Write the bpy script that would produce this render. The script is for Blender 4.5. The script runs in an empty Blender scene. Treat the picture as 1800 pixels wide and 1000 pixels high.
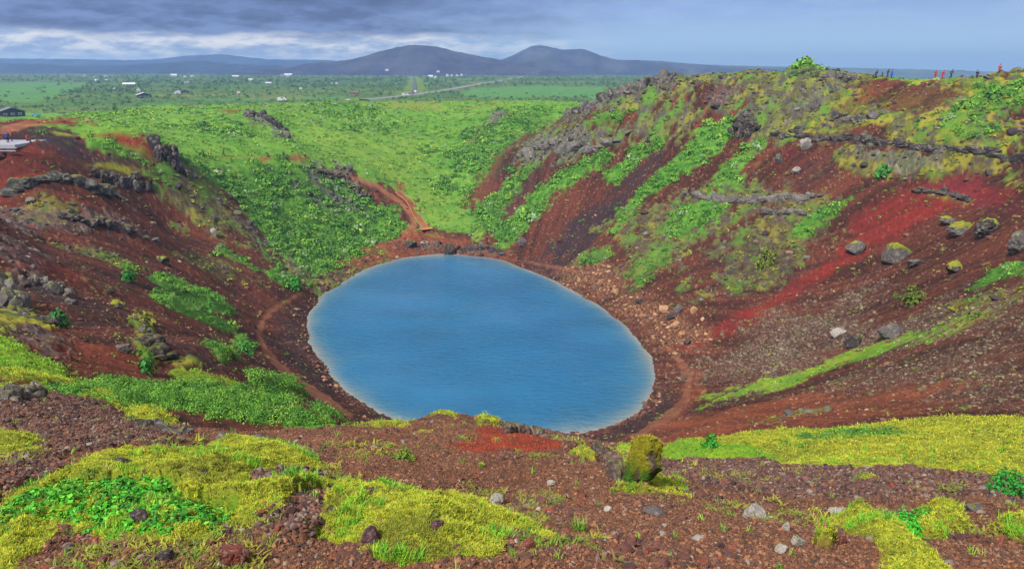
import bpy, bmesh, math, random
import numpy as np
from mathutils import Vector, Matrix, noise as mnoise

random.seed(7)
RNG = np.random.default_rng(11)
scene = bpy.context.scene
COL = scene.collection

# ------------------------------------------------------------------ camera, sky, sun, exposure
EYE = 50.0                                  # eye height above the lake surface
cam_data = bpy.data.cameras.new('camera')
cam = bpy.data.objects.new('camera', cam_data)
COL.objects.link(cam)
cam.location = (0, 0, EYE)
cam.rotation_euler = (math.pi/2 - math.atan(384/1250), 0, 0)
cam_data.sensor_width = 36; cam_data.lens = 25
cam_data.clip_start = 0.05; cam_data.clip_end = 40000
scene.camera = cam
scene.view_settings.view_transform = 'Standard'
scene.view_settings.look = 'None'
scene.view_settings.exposure = 1.0
scene.view_settings.gamma = 1
SUN_EL, SUN_AZ = math.radians(48), math.radians(215)     # azimuth clockwise from +y: behind the left shoulder

class NT:
    """small helper round a node tree"""
    def __init__(s, tree): s.t = tree; s.n = tree.nodes; s.l = tree.links
    def new(s, typ, **kw):
        nd = s.n.new(typ)
        for k, v in kw.items(): setattr(nd, k, v)
        return nd
    def put(s, sock, v):
        if isinstance(v, bpy.types.NodeSocket): s.l.new(v, sock)
        elif v is not None: sock.default_value = v
    def math(s, op, a, b=None, c=None, clamp=False):
        nd = s.new('ShaderNodeMath', operation=op, use_clamp=clamp)
        for i, v in enumerate((a, b, c)):
            if v is not None: s.put(nd.inputs[i], v)
        return nd.outputs[0]
    def ss(s, v, a, b):
        nd = s.new('ShaderNodeMapRange', interpolation_type='SMOOTHSTEP')
        s.put(nd.inputs[0], v); s.put(nd.inputs[1], a); s.put(nd.inputs[2], b); s.put(nd.inputs[3], 0.0); s.put(nd.inputs[4], 1.0)
        return nd.outputs[0]
    def lin(s, v, a, b, c, d):
        nd = s.new('ShaderNodeMapRange')
        for i, q in enumerate((v, a, b, c, d)): s.put(nd.inputs[i], q)
        return nd.outputs[0]
    def mix(s, f, a, b, blend='MIX'):
        nd = s.new('ShaderNodeMix', data_type='RGBA', blend_type=blend)
        s.put(nd.inputs[0], f)
        for i, v in ((6, a), (7, b)):
            s.put(nd.inputs[i], (*v, 1) if isinstance(v, tuple) and len(v) == 3 else v)
        return nd.outputs[2]
    def noise(s, vec, scale, detail=4, rough=.55, dim='3D'):
        nd = s.new('ShaderNodeTexNoise', noise_dimensions=dim)
        if vec is not None: s.put(nd.inputs['Vector'], vec)
        nd.inputs['Scale'].default_value = scale; nd.inputs['Detail'].default_value = detail; nd.inputs['Roughness'].default_value = rough
        return nd.outputs[0]
    def mapping(s, vec, scale, loc=(0, 0, 0)):
        nd = s.new('ShaderNodeMapping')
        s.put(nd.inputs[0], vec); nd.inputs['Scale'].default_value = scale; nd.inputs['Location'].default_value = loc
        return nd.outputs[0]

def lin1(c):
    c = c/255.0
    return c/12.92 if c <= .04045 else ((c + .055)/1.055)**2.4
def srgb(r, g, b, k=1.0): return (lin1(r)*k, lin1(g)*k, lin1(b)*k)

world = bpy.data.worlds.new('World'); scene.world = world
world.use_nodes = True
w = NT(world.node_tree); w.n.clear()
out = w.new('ShaderNodeOutputWorld'); bg = w.new('ShaderNodeBackground')
bg.inputs[1].default_value = 0.1
w.l.new(bg.outputs[0], out.inputs[0])
sky = w.new('ShaderNodeTexSky', sky_type='NISHITA', sun_disc=False)
sky.sun_elevation = SUN_EL; sky.sun_rotation = SUN_AZ
tc = w.new('ShaderNodeTexCoord'); sep = w.new('ShaderNodeSeparateXYZ')
w.l.new(tc.outputs['Generated'], sep.inputs[0])
dx, dy, dz = sep.outputs
az = w.math('ARCTAN2', dx, dy)
V = tc.outputs['Generated']
SK = 10.0                                  # cloud colours are written for strength 1, the background runs at 0.1
def sk(r, g, b, k=1.0): return srgb(r, g, b, k*SK)
e = w.math('MULTIPLY', dz, 1/0.085)
nA = w.noise(w.mapping(V, (7, 7, 34)), 1.0, 7, .62)
nB = w.noise(w.mapping(V, (20, 20, 78), (3, 1, 7)), 1.0, 7, .62)
nC = w.noise(w.mapping(V, (9, 9, 40), (8, 2, 5)), 1.0, 5, .6)
ew = w.math('ADD', e, w.math('MULTIPLY', w.math('SUBTRACT', nA, .5), .45))
ew2 = w.math('ADD', ew, w.math('MULTIPLY', w.math('SUBTRACT', nB, .5), .25))
dark = w.ss(ew2, .34, .50)
right = w.ss(w.math('ADD', az, w.math('MULTIPLY', w.math('SUBTRACT', nC, .5), .35)), -.22, .22)
band = w.mix(w.ss(nB, .36, .62), sk(136, 158, 200, .58), sk(228, 224, 222, .66))
band = w.mix(w.ss(e, .18, -.06), band, sk(170, 194, 226, .68))
cloud = w.mix(w.ss(nB, .36, .66), sk(56, 74, 132, .5), sk(104, 126, 182, .55))
cloud = w.mix(w.ss(e, .55, 1.2), cloud, w.mix(w.ss(nA, .38, .62), sk(52, 70, 130, .48), sk(98, 120, 180, .55)))
left_sky = w.mix(dark, band, cloud)
right_sky = w.mix(w.ss(e, .15, 1.1), sk(150, 184, 214, .64), sk(122, 148, 204, .6))
right_sky = w.mix(w.math('MULTIPLY', w.ss(nB, .4, .65), .35), right_sky, sk(150, 176, 218, .62))
low = w.mix(right, left_sky, right_sky)
high = w.mix(w.ss(nC, .35, .65), sk(206, 204, 206, .62), sk(244, 238, 230, .62))
clouds = w.mix(w.ss(dz, .11, .40), low, high)
w.l.new(w.mix(.94, sky.outputs[0], clouds), bg.inputs[0])

sun_data = bpy.data.lights.new('sun', 'SUN'); sun = bpy.data.objects.new('sun', sun_data); COL.objects.link(sun)
sun_data.energy = 3.3; sun_data.angle = math.radians(10); sun_data.color = (1, .95, .86)
sun.location = (0, 0, 200)
sd = Vector((math.sin(SUN_AZ)*math.cos(SUN_EL), math.cos(SUN_AZ)*math.cos(SUN_EL), math.sin(SUN_EL)))
sun.rotation_euler = sd.to_track_quat('Z', 'Y').to_euler()

# ------------------------------------------------------------------ surveyed terrain points and ground cover (metres; lake level = 0)
POINTS = [(-30.86,186.4,0.0),(-25.09,189.73,0.0),(-17.41,191.59,0.0),(-7.78,188.21,0.0),(-1.52,184.05,0.0),(0.75,180.06,0.0),(5.76,173.06,0.0),(11.58,162.76,0.0),(16.71,152.69,0.0),(20.95,141.16,0.0),(23.47,130.79,0.0),(24.63,121.71,0.0),(24.71,114.43,0.0),(23.97,108.55,0.0),(22.6,103.8,0.0),(20.62,99.4,0.0),(17.8,95.5,0.0),(14.03,92.52,0.0),(9.73,90.68,0.0),(5.63,89.87,0.0),(0.0,88.91,0.0),(-6.42,89.55,0.0),(-11.41,91.18,0.0),(-15.38,93.38,0.0),(-17.72,94.96,0.0),(-20.75,97.69,0.0),(-24.63,101.76,0.0),(-28.59,107.22,0.0),(-32.63,113.94,0.0),(-36.48,121.71,0.0),(-39.34,128.33,0.0),(-41.53,135.3,0.0),(-42.88,142.6,0.0),(-43.17,150.66,0.0),(-42.25,160.02,0.0),(-40.56,167.52,0.0),(-37.88,175.16,0.0),(-34.67,181.75,0.0),(-26.99,176.72,-4.5),(-32.36,189.1,1.3),(-8.07,178.2,-4.5),(-7.67,190.99,1.3),(3.04,165.78,-4.5),(6.82,175.09,1.3),(15.49,139.62,-4.5),(23.07,141.59,1.3),(18.58,117.7,-4.5),(27.1,113.52,1.3),(15.23,105.38,-4.5),(22.72,97.74,1.3),(6.29,98.23,-4.5),(11.07,88.59,1.3),(-6.95,97.29,-4.5),(-6.21,87.39,1.3),(-16.21,101.73,-4.5),(-18.3,93.08,1.3),(-25.13,111.79,-4.5),(-29.94,105.95,1.3),(-33.94,129.1,-4.5),(-41.44,128.12,1.3),(-37.08,147.4,-4.5),(-45.53,151.56,1.3),(-32.75,167.5,-4.5),(-39.88,177.29,1.3),(-9.37,132.6,-9.0),(-2.23,2.6,47.9),(0.0,2.5,47.98),(2.58,3.0,47.58),(-1.07,2.5,47.98),(1.16,2.7,47.82),(-3.34,4.0,47.22),(-1.67,4.0,47.22),(0.0,4.2,47.08),(1.88,4.5,46.87),(5.01,6.0,45.83),(-5.31,6.5,46.03),(-2.45,6.0,46.33),(0.0,6.5,46.03),(1.89,8.0,45.11),(4.33,9.5,44.09),(9.08,11.0,42.88),(-8.05,10.0,44.5),(-5.37,10.0,44.48),(-2.45,9.8,44.61),(0.0,9.3,44.79),(-1.22,11.5,44.08),(-1.69,11.2,44.1),(-0.39,11.0,44.1),(0.56,10.5,44.18),(-2.11,10.8,44.25),(1.44,10.0,44.28),(1.97,9.5,44.39),(-4.13,11.0,43.98),(-2.79,11.2,43.98),(2.47,10.5,43.73),(5.67,12.5,42.42),(11.1,13.5,41.47),(8.28,13.0,41.97),(-11.85,15.0,42.77),(-9.58,14.5,42.81),(-6.68,12.5,43.31),(0.0,0.0,48.4),(-10.0,0.0,48.2),(10.0,0.0,48.2),(0.0,-8.0,48.6),(-1.5,16.0,38.0),(-4.0,16.0,38.6),(1.5,16.0,38.0),(-1.0,22.0,33.5),(-1.0,30.0,27.5),(2.0,30.0,28.0),(-8.0,30.0,29.5),(-2.0,45.0,17.5),(5.0,45.0,19.0),(-10.0,45.0,21.0),(-1.0,60.0,10.0),(8.0,60.0,11.5),(-12.0,60.0,14.0),(0.0,78.0,3.0),(-11.62,22.0,39.19),(-11.85,18.0,41.33),(-7.4,22.0,38.76),(-5.07,19.0,39.85),(-7.52,18.0,40.45),(-9.07,17.0,40.98),(-23.28,36.0,35.04),(-20.8,40.0,32.63),(-18.02,44.0,30.07),(-20.91,60.0,22.82),(-22.8,86.0,6.49),(-24.71,32.0,37.3),(-17.2,22.0,40.24),(-23.78,33.0,36.9),(-34.27,45.0,34.38),(-31.26,46.0,33.42),(-43.69,58.0,32.18),(-69.84,95.0,28.93),(-83.34,115.0,30.17),(-87.38,122.0,33.85),(-56.22,85.0,27.56),(-50.05,92.0,21.74),(-47.33,112.0,11.63),(-51.63,155.0,5.08),(-61.86,150.0,11.68),(-73.51,150.0,16.74),(-79.29,140.0,23.58),(-83.35,130.0,29.68),(-78.27,165.0,31.79),(-78.43,160.0,32.34),(-76.21,168.0,27.76),(-76.22,200.0,25.11),(-61.5,215.0,22.73),(-70.65,207.0,24.4),(-51.58,213.0,11.54),(-33.65,205.0,1.11),(-50.47,180.0,4.02),(-40.26,102.0,9.51),(-45.44,118.0,4.24),(-46.56,150.0,2.6),(-94.4,150.0,36.01),(-92.23,175.0,33.68),(-122.99,185.0,36.31),(-129.05,220.0,33.72),(-139.98,300.0,33.5),(-92.4,245.0,28.1),(-92.58,270.0,33.31),(-102.81,275.0,33.42),(-78.23,262.0,26.58),(-101.44,235.0,29.9),(-115.41,285.0,33.03),(-84.18,300.0,31.22),(-84.0,121.3,36.75),(-82.3,123.5,36.7),(-90.0,121.3,36.75),(-83.0,128.0,36.9),(-79.5,122.0,35.2),(-68.75,315.0,30.29),(-59.47,270.0,24.82),(-51.7,232.0,19.29),(-43.78,228.0,15.65),(-37.23,232.0,12.81),(-28.42,219.0,6.88),(-24.34,208.0,2.49),(-22.47,285.0,21.22),(-19.44,242.0,10.23),(-17.44,214.0,4.33),(-48.19,345.0,33.36),(-91.01,345.0,33.62),(-7.59,325.0,30.89),(0.0,262.0,21.5),(0.0,355.0,33.68),(26.77,345.0,33.36),(-3.67,228.0,10.69),(-7.26,310.0,29.42),(17.3,246.0,32.73),(28.8,232.0,38.99),(34.31,222.0,42.46),(37.11,217.0,44.89),(48.4,210.0,46.92),(56.93,206.0,47.43),(65.93,200.0,48.39),(71.39,196.0,48.28),(72.79,194.0,49.15),(75.58,192.0,50.28),(77.79,191.0,49.3),(79.57,190.0,48.19),(82.74,186.0,48.23),(87.26,176.0,47.03),(90.46,168.0,46.79),(92.21,162.0,46.9),(94.8,158.0,46.98),(97.68,155.0,47.49),(100.3,152.0,48.33),(103.54,150.0,48.57),(76.49,163.0,37.94),(88.22,141.0,39.56),(96.1,137.0,41.43),(91.08,128.0,35.88),(85.78,136.0,36.26),(80.49,146.0,35.82),(74.07,157.0,35.6),(66.74,170.0,35.2),(73.6,155.5,34.05),(79.94,144.5,34.28),(85.13,134.5,34.84),(90.33,126.5,34.55),(52.07,190.0,35.21),(36.19,200.0,31.35),(82.42,114.0,31.27),(72.04,98.0,28.27),(59.96,80.0,26.82),(38.61,50.0,30.15),(21.56,27.0,35.94),(25.08,95.0,3.32),(19.89,86.0,4.38),(31.83,108.0,3.11),(22.06,62.0,17.11),(16.09,36.0,30.19),(7.29,27.0,34.46),(5.74,24.0,35.9),(9.49,21.0,37.59),(15.1,24.0,36.31),(16.22,20.0,38.39),(25.88,42.0,29.36),(45.04,75.0,20.23),(41.6,80.0,15.27),(45.04,105.0,8.32),(60.93,104.0,18.05),(56.8,112.0,11.63),(82.26,128.0,28.97),(13.18,42.0,26.46),(20.25,38.0,30.03),(19.33,254.77,30.53),(22.73,269.38,23.73),(32.23,240.32,36.79),(37.95,254.19,29.99),(38.62,229.9,40.26),(45.81,243.07,33.46),(41.9,224.62,42.69),(49.88,237.32,35.89),(54.38,216.72,44.72),(64.35,227.93,37.92),(63.61,212.04,45.23),(74.73,222.1,38.43),(73.29,205.19,46.19),(85.55,213.83,39.39),(84.1,197.21,46.67),(97.35,204.24,39.87),(91.07,189.42,46.03),(104.94,195.11,39.23),(95.93,178.44,44.83),(110.36,182.51,38.03),(99.3,169.67,44.59),(114.04,172.45,37.79),(103.77,158.72,44.78),(118.72,159.92,37.98),(109.3,152.17,46.13),(124.3,152.46,39.33),(112.54,150.0,46.37),(127.54,150.0,39.57),(-30.0,8.0,47.0),(-48.0,35.0,44.5),(-75.0,85.0,40.0),(30.0,8.0,47.0),(60.0,50.0,46.5),(95.0,110.0,47.5),(0.0,-30.0,42.0),(40.0,-25.0,41.0),(-40.0,-20.0,41.0),(-80.0,20.0,36.0),(-100.0,70.0,34.0),(-125.0,110.0,31.0),(-150.0,160.0,29.0),(-185.0,220.0,29.0),(90.0,20.0,38.0),(130.0,90.0,37.0),(60.0,300.0,29.0),(0.0,-70.0,32.0),(-170.0,60.0,25.0),(180.0,60.0,27.0),(190.0,160.0,29.0),(175.0,250.0,26.0),(120.0,315.0,25.0),(0.0,400.0,28.5),(-60.0,400.0,28.0),(-130.0,380.0,27.0),(-230.0,300.0,25.0),(70.0,380.0,26.0),(-210.0,150.0,25.0),(0.0,460.0,24.0),(-120.0,450.0,24.0),(120.0,430.0,24.0)]
SHORE = [(-30.86,186.4),(-25.09,189.73),(-17.41,191.59),(-7.78,188.21),(-1.52,184.05),(0.75,180.06),(5.76,173.06),(11.58,162.76),(16.71,152.69),(20.95,141.16),(23.47,130.79),(24.63,121.71),(24.71,114.43),(23.97,108.55),(22.6,103.8),(20.62,99.4),(17.8,95.5),(14.03,92.52),(9.73,90.68),(5.63,89.87),(0.0,88.91),(-6.42,89.55),(-11.41,91.18),(-15.38,93.38),(-17.72,94.96),(-20.75,97.69),(-24.63,101.76),(-28.59,107.22),(-32.63,113.94),(-36.48,121.71),(-39.34,128.33),(-41.53,135.3),(-42.88,142.6),(-43.17,150.66),(-42.25,160.02),(-40.56,167.52),(-37.88,175.16),(-34.67,181.75)]
LAYERS = [
('grass',1,0.5,[(-100.1,152.1),(-97.5,157.8),(-150.2,260.0),(-149.4,276.6),(-149.7,297.4),(-140.0,300.0),(-133.7,312.9),(-120.7,310.5),(-112.5,321.8),(-102.6,330.2),(-91.6,342.0),(-77.3,343.5),(-62.8,344.2),(-48.7,348.4),(-36.3,351.3),(-23.7,352.9),(-10.9,350.5),(1.8,347.2),(14.3,345.6),(26.5,341.7),(36.8,338.1),(24.4,313.3),(13.3,242.8),(5.5,281.1),(-2.0,255.4),(-6.0,249.5),(-11.5,238.7),(-13.7,226.3),(-6.3,204.3),(-9.9,200.5),(-18.5,205.0),(-23.8,207.5),(-28.8,214.8),(-33.7,225.7),(-38.3,226.7),(-46.5,223.3),(-53.5,223.6),(-60.7,215.0),(-69.7,203.7),(-75.8,190.0),(-78.4,175.8),(-76.3,159.9),(-80.5,156.2),(-84.9,153.2),(-89.1,150.3),(-92.1,150.9),(-95.3,150.6)]),
('grass',0.9,0.5,[(-281.0,401.0),(-272.0,415.0),(-256.0,415.0),(-240.0,415.0),(-241.0,446.0),(-242.0,482.0),(-244.0,524.0),(-126.8,271.2),(-130.7,258.9),(-133.3,246.0),(-93.4,161.4),(-100.2,158.3),(-104.5,156.3),(-247.0,351.0)]),
('shrub',1,0.7,[(-76.2,168.0),(-78.7,190.3),(-73.6,201.4),(-63.7,210.5),(-58.2,214.2),(-52.4,217.7),(-44.1,218.7),(-35.8,221.9),(-31.6,215.7),(-30.1,208.7),(-33.4,203.1),(-37.4,189.1),(-42.0,181.3),(-45.1,169.7),(-46.9,161.7),(-50.7,160.5),(-56.4,162.7),(-60.4,163.7),(-63.6,166.0),(-68.6,173.6),(-71.5,171.1)]),
('mixed',0.8,1.2,[(-78.2,153.7),(-75.3,165.9),(-70.9,176.4),(-64.0,167.4),(-56.5,163.3),(-49.4,160.3),(-45.7,161.1),(-50.9,156.7),(-55.4,155.4),(-63.2,153.9),(-71.1,152.8),(-75.2,151.9)]),
('shrub',0.6,1.4,[(-80.1,156.6),(-81.2,179.5),(-76.2,173.8),(-75.2,155.9),(-79.5,152.8),(-82.6,151.2)]),
('rock',0.35,1.4,[(-65.1,170.6),(-56.0,170.1),(-47.8,161.8),(-50.2,158.8),(-57.1,160.9),(-64.0,161.9)]),
('rock',0.75,1.2,[(-64.0,205.5),(-60.6,214.3),(-53.4,223.0),(-44.7,222.4),(-39.4,222.4),(-45.6,217.1),(-50.5,207.5),(-55.0,206.5),(-58.9,203.1)]),
('shrub',0.7,1.2,[(-57.6,211.6),(-52.8,219.8),(-46.1,220.4),(-48.9,216.5),(-54.6,212.3)]),
('dark',0.9,0.7,[(-101.6,147.0),(-99.7,151.5),(-96.7,152.7),(-91.9,152.2),(-89.1,150.3),(-84.6,152.4),(-80.1,154.9),(-80.7,153.3),(-84.2,149.9),(-87.6,146.7),(-89.2,145.7),(-78.5,123.7),(-82.6,124.7)]),
('red',0.55,0.8,[(-99.0,139.2),(-82.6,124.7),(-79.9,123.9),(-89.3,146.0),(-76.7,121.7),(-79.3,118.1),(-83.7,115.9)]),
('soil',0.7,1,[(-80.4,120.6),(-78.4,125.1),(-88.4,146.1),(-77.0,120.5)]),
('red',0.9,0.2,[(-99.4,157.6),(-244.0,392.0),(-160.6,262.0),(-160.3,266.8),(-148.8,251.7),(-95.2,158.0),(-97.7,155.1)]),
('red',0.8,0.2,[(-92.7,158.9),(-133.0,243.1),(-91.5,162.4),(-91.2,158.5)]),
('moss',0.7,0.5,[(-96.1,151.1),(-89.8,154.2),(-90.3,152.9),(-94.6,150.4)]),
('path',0.9,0.3,[(-106.2,150.7),(-102.4,155.9),(-98.8,157.0),(-98.1,154.4),(-101.0,149.8),(-102.9,145.5)]),
('red',0.6,0.3,[(-103.4,153.7),(-99.8,158.6),(-98.0,154.9),(-101.5,152.5)]),
('moss',0.6,1,[(-88.6,146.7),(-83.0,152.2),(-79.5,154.5),(-79.6,153.3),(-83.7,149.9),(-87.4,146.2)]),
('shrub',0.7,1,[(-89.8,151.9),(-85.9,155.6),(-81.8,156.7),(-79.2,157.3),(-81.1,154.6),(-85.5,151.8),(-88.9,149.8)]),
('red',0.8,0.4,[(-115.8,285.0),(-113.3,291.1),(-102.0,284.7),(-102.4,266.9),(-104.8,266.0)]),
('rock',0.75,0.8,[(-103.3,279.3),(-95.1,271.3),(-90.1,268.5),(-85.4,264.2),(-81.4,263.3),(-78.1,255.9),(-78.2,242.1),(-83.5,251.7),(-87.5,258.3),(-93.4,259.6),(-96.8,264.0)]),
('dark',0.6,0.9,[(-97.4,267.7),(-91.7,260.7),(-88.9,254.8),(-92.3,256.1)]),
('shrub',0.45,1.5,[(-106.6,262.6),(-95.1,258.6),(-86.8,251.0),(-76.8,211.4),(-84.5,206.1),(-92.9,211.1)]),
('path',0.55,0.2,[(-80.2,194.5),(-75.1,202.9),(-68.7,209.6),(-62.0,217.2),(-61.8,216.2),(-68.5,208.9),(-74.9,202.0),(-79.8,193.3)]),
('orange',0.9,0.2,[(-72.1,205.1),(-70.2,208.1),(-70.0,205.7),(-71.6,203.6)]),
('orange',1,0.2,[(-66.6,211.0),(-61.5,218.2),(-62.4,213.2),(-64.5,210.7)]),
('mixed',0.5,1.5,[(-94.0,336.6),(-134.0,558.0),(-114.0,567.0),(-65.3,336.4),(-75.6,329.9),(-85.0,321.6)]),
('heath',0.6,1.5,[(-73.7,338.9),(-54.1,348.8),(-40.0,343.9),(-26.5,341.7),(-13.3,342.6),(0.0,341.2),(0.0,330.3),(-12.0,331.4),(-24.0,330.2),(-35.8,328.7),(-51.2,328.9),(-66.4,328.6)]),
('red',1,0.15,[(-89.8,154.4),(-85.7,157.9),(-81.3,159.9),(-79.6,159.5),(-78.2,159.3),(-77.7,159.0),(-79.8,157.5),(-82.3,155.8),(-84.4,155.5),(-86.8,155.2)]),
('meadow',0.8,1.5,[(-76.0,286.3),(-65.1,297.2),(-52.0,302.4),(-31.9,289.6),(-24.4,254.9),(-27.6,228.2),(-32.9,226.4),(-37.6,234.5),(-47.8,230.4),(-59.6,235.0)]),
('meadow',0.8,1.2,[(-29.6,237.9),(-21.4,241.9),(-12.2,214.1),(-17.0,207.4),(-25.0,210.7)]),
('shrub',0.75,1.3,[(-23.1,293.6),(-7.4,316.2),(3.8,322.2),(15.3,327.6),(20.9,316.2),(6.8,289.3),(-4.2,264.7),(-9.8,245.0),(-15.8,230.0),(-23.3,241.5),(-26.9,259.6)]),
('mixed',0.7,1,[(-11.9,303.7),(-3.8,324.0),(0.0,310.3),(-7.0,297.0),(-13.4,283.4),(-17.8,281.2)]),
('rock',0.6,0.8,[(-10.9,310.9),(-3.8,327.0),(-1.7,309.2),(-9.3,297.3)]),
('red',0.8,0.3,[(-2.0,315.7),(1.2,319.8),(0.5,309.4),(-1.7,307.6)]),
('shrub',0.5,1.5,[(-87.2,330.3),(-75.8,349.1),(-59.4,317.5),(-71.3,304.7)]),
('shrub',0.45,1.5,[(-69.3,306.4),(-52.8,307.5),(-47.8,290.0),(-61.5,280.0)]),
('soil',0.9,0.6,[(15.9,239.0),(8.8,248.8),(1.0,245.5),(-2.9,241.0),(-7.8,230.4),(-9.0,221.4),(-13.5,225.2),(-12.9,239.6),(-8.4,252.5),(-3.2,266.6),(4.5,285.7),(15.5,305.7)]),
('dark',0.5,1,[(-5.9,244.9),(1.0,249.8),(-1.9,239.6),(-6.6,234.7)]),
('shrub',0.9,0.9,[(-13.7,224.8),(-5.9,228.7),(0.0,236.7),(6.4,231.8),(10.8,219.7),(4.4,217.3),(-1.7,211.2),(-4.7,203.8),(-8.3,202.0)]),
('dark',0.55,0.7,[(-2.7,223.6),(6.2,223.8),(13.1,220.3),(18.0,210.6),(10.4,209.7),(3.4,208.5),(-3.0,201.2),(-5.0,204.9)]),
('soil',0.6,0.8,[(6.1,219.7),(13.0,219.6),(18.0,210.6),(12.5,208.1),(5.0,208.4)]),
('shrub',0.95,0.7,[(-5.7,198.4),(0.0,204.9),(5.0,208.4),(10.0,208.7),(18.0,205.9),(26.7,204.8),(30.3,199.4),(25.3,198.8),(16.0,199.7),(9.6,198.2),(5.0,192.6),(-0.8,189.7),(-4.5,193.6)]),
('soil',0.9,0.6,[(5.5,192.2),(10.4,198.6),(19.1,198.2),(29.3,199.8),(32.1,194.2),(27.6,191.3),(21.3,188.2),(15.2,186.5),(9.9,185.9)]),
('dark',1,0.6,[(7.4,178.6),(15.2,186.1),(25.8,188.4),(31.3,191.4),(36.9,193.8),(43.3,193.0),(42.8,189.8),(34.9,185.5),(28.4,179.6),(22.9,172.0),(16.8,169.5),(12.0,169.7)]),
('shrub',1,0.6,[(25.0,195.3),(33.1,199.3),(40.6,199.2),(42.8,196.0),(40.1,193.7),(34.1,193.2),(27.8,190.1)]),
('shrub',1,0.6,[(22.0,172.9),(29.3,181.2),(37.1,185.7),(44.8,189.0),(49.4,190.9),(56.9,185.6),(55.3,181.5),(51.2,178.5),(45.9,178.5),(39.2,179.6),(33.7,180.2),(30.3,176.0),(25.0,168.7)]),
('shrub',0.8,0.9,[(14.0,169.0),(18.2,170.0),(24.8,167.6),(23.1,164.1),(17.7,163.7)]),
('soil',0.9,0.5,[(35.8,177.4),(44.1,178.0),(50.8,176.6),(57.9,179.9),(60.0,176.7),(54.2,174.3),(47.4,174.2),(41.8,173.1)]),
('shrub',0.95,0.6,[(44.8,171.5),(51.3,174.1),(58.2,176.0),(62.0,174.8),(62.3,170.9),(58.0,169.2),(54.2,164.1),(54.0,158.8),(48.2,164.9),(43.3,170.7)]),
('mixed',0.75,1.2,[(28.4,174.5),(38.3,176.1),(44.3,172.1),(50.0,166.0),(55.4,160.4),(60.5,155.3),(65.3,150.5),(67.5,144.2),(60.2,138.4),(55.6,137.4),(50.9,136.0),(43.9,138.7),(36.5,146.6),(31.2,150.1),(25.7,154.1),(24.3,163.0)]),
('dark',0.6,1.2,[(42.9,148.5),(51.0,144.1),(56.7,137.5),(50.7,132.0),(42.4,133.0),(38.6,140.2)]),
('shrub',1,0.8,[(35.9,164.0),(39.5,171.1),(44.8,168.3),(50.6,159.4),(47.9,153.7),(40.8,154.4),(36.6,159.5)]),
('shrub',0.95,0.6,[(57.4,142.4),(61.1,144.3),(66.5,144.4),(70.4,144.0),(69.1,142.3),(64.3,140.6),(59.5,139.6)]),
('shrub',0.55,1.6,[(25.7,154.1),(32.5,157.7),(37.2,155.8),(33.5,149.3),(27.2,147.7)]),
('soil',0.8,0.8,[(53.7,162.9),(59.4,169.7),(64.5,171.0),(69.6,163.6),(73.6,155.5),(71.4,149.1),(67.7,147.9),(61.8,153.8),(57.8,158.2)]),
('red',0.4,1,[(58.3,164.4),(62.9,167.6),(66.7,166.0),(64.3,161.9),(60.2,160.1)]),
('dark',0.4,1.2,[(64.3,161.9),(71.6,156.1),(68.9,148.3),(62.1,154.9)]),
('mixed',0.95,0.7,[(1.0,255.4),(11.5,292.7),(16.5,233.7),(23.0,217.7),(29.5,209.4),(36.8,205.3),(43.9,201.8),(50.9,199.3),(57.8,197.0),(64.5,195.2),(73.2,191.2),(78.0,186.6),(82.8,182.9),(85.6,179.7),(78.6,172.1),(69.1,169.7),(60.4,176.8),(58.3,186.1),(52.2,190.5),(43.9,192.2),(36.1,199.7),(26.0,205.8),(16.7,210.7),(5.6,233.7)]),
('rock',0.85,0.6,[(23.0,309.8),(28.1,226.5),(34.9,215.3),(41.6,211.7),(48.4,210.0),(46.2,206.9),(37.4,209.8),(27.0,216.7),(18.4,235.0)]),
('rock',0.7,1,[(1.9,242.5),(7.8,247.1),(16.1,228.5),(23.4,213.3),(30.7,206.0),(39.2,200.3),(36.1,199.7),(25.9,205.5),(16.7,210.2),(5.5,231.8)]),
('rock',0.9,0.7,[(55.5,183.6),(58.4,187.6),(61.2,185.1),(60.1,177.2)]),
('shrub',0.7,0.9,[(20.8,220.8),(26.9,215.8),(37.4,209.8),(41.6,206.9),(37.0,206.7),(29.5,209.4),(23.5,214.1)]),
('shrub',0.8,0.6,[(66.1,186.1),(70.1,188.3),(75.1,190.7),(77.2,186.4),(72.1,183.6),(67.6,182.0)]),
('rock',0.45,1.6,[(47.0,202.4),(53.2,199.7),(59.2,196.9),(64.0,190.9),(68.4,184.7),(73.7,176.4),(68.2,175.1),(63.6,181.6),(58.8,189.3),(49.1,197.5)]),
('rock',0.7,0.8,[(74.6,179.2),(78.2,185.3),(83.8,182.0),(80.1,176.2),(75.7,174.7)]),
('mossy',0.95,0.6,[(60.4,176.8),(69.1,169.7),(77.7,173.0),(82.7,167.1),(88.4,159.1),(93.3,153.5),(97.5,150.1),(102.2,148.0),(97.9,140.3),(94.1,133.5),(90.8,127.4),(88.4,131.4),(85.2,135.6),(82.7,141.7),(79.2,148.0),(75.6,155.0),(69.9,164.6),(62.8,173.7)]),
('soil',0.85,0.8,[(84.3,176.8),(88.9,169.9),(91.3,158.0),(93.3,153.5),(86.4,150.4),(82.4,153.3),(79.2,158.7),(75.9,167.9),(75.1,170.9),(80.3,171.6)]),
('red',0.35,0.6,[(84.9,175.2),(87.6,172.0),(83.0,167.7),(77.5,168.9),(75.7,170.8),(81.1,172.1)]),
('shrub',0.7,1.3,[(90.9,146.7),(95.6,147.6),(100.2,144.6),(96.8,138.4),(93.0,138.5),(87.9,142.5)]),
('shrub',0.5,1.4,[(83.5,143.6),(88.2,141.0),(91.4,135.6),(88.7,134.1),(84.7,137.7)]),
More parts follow.
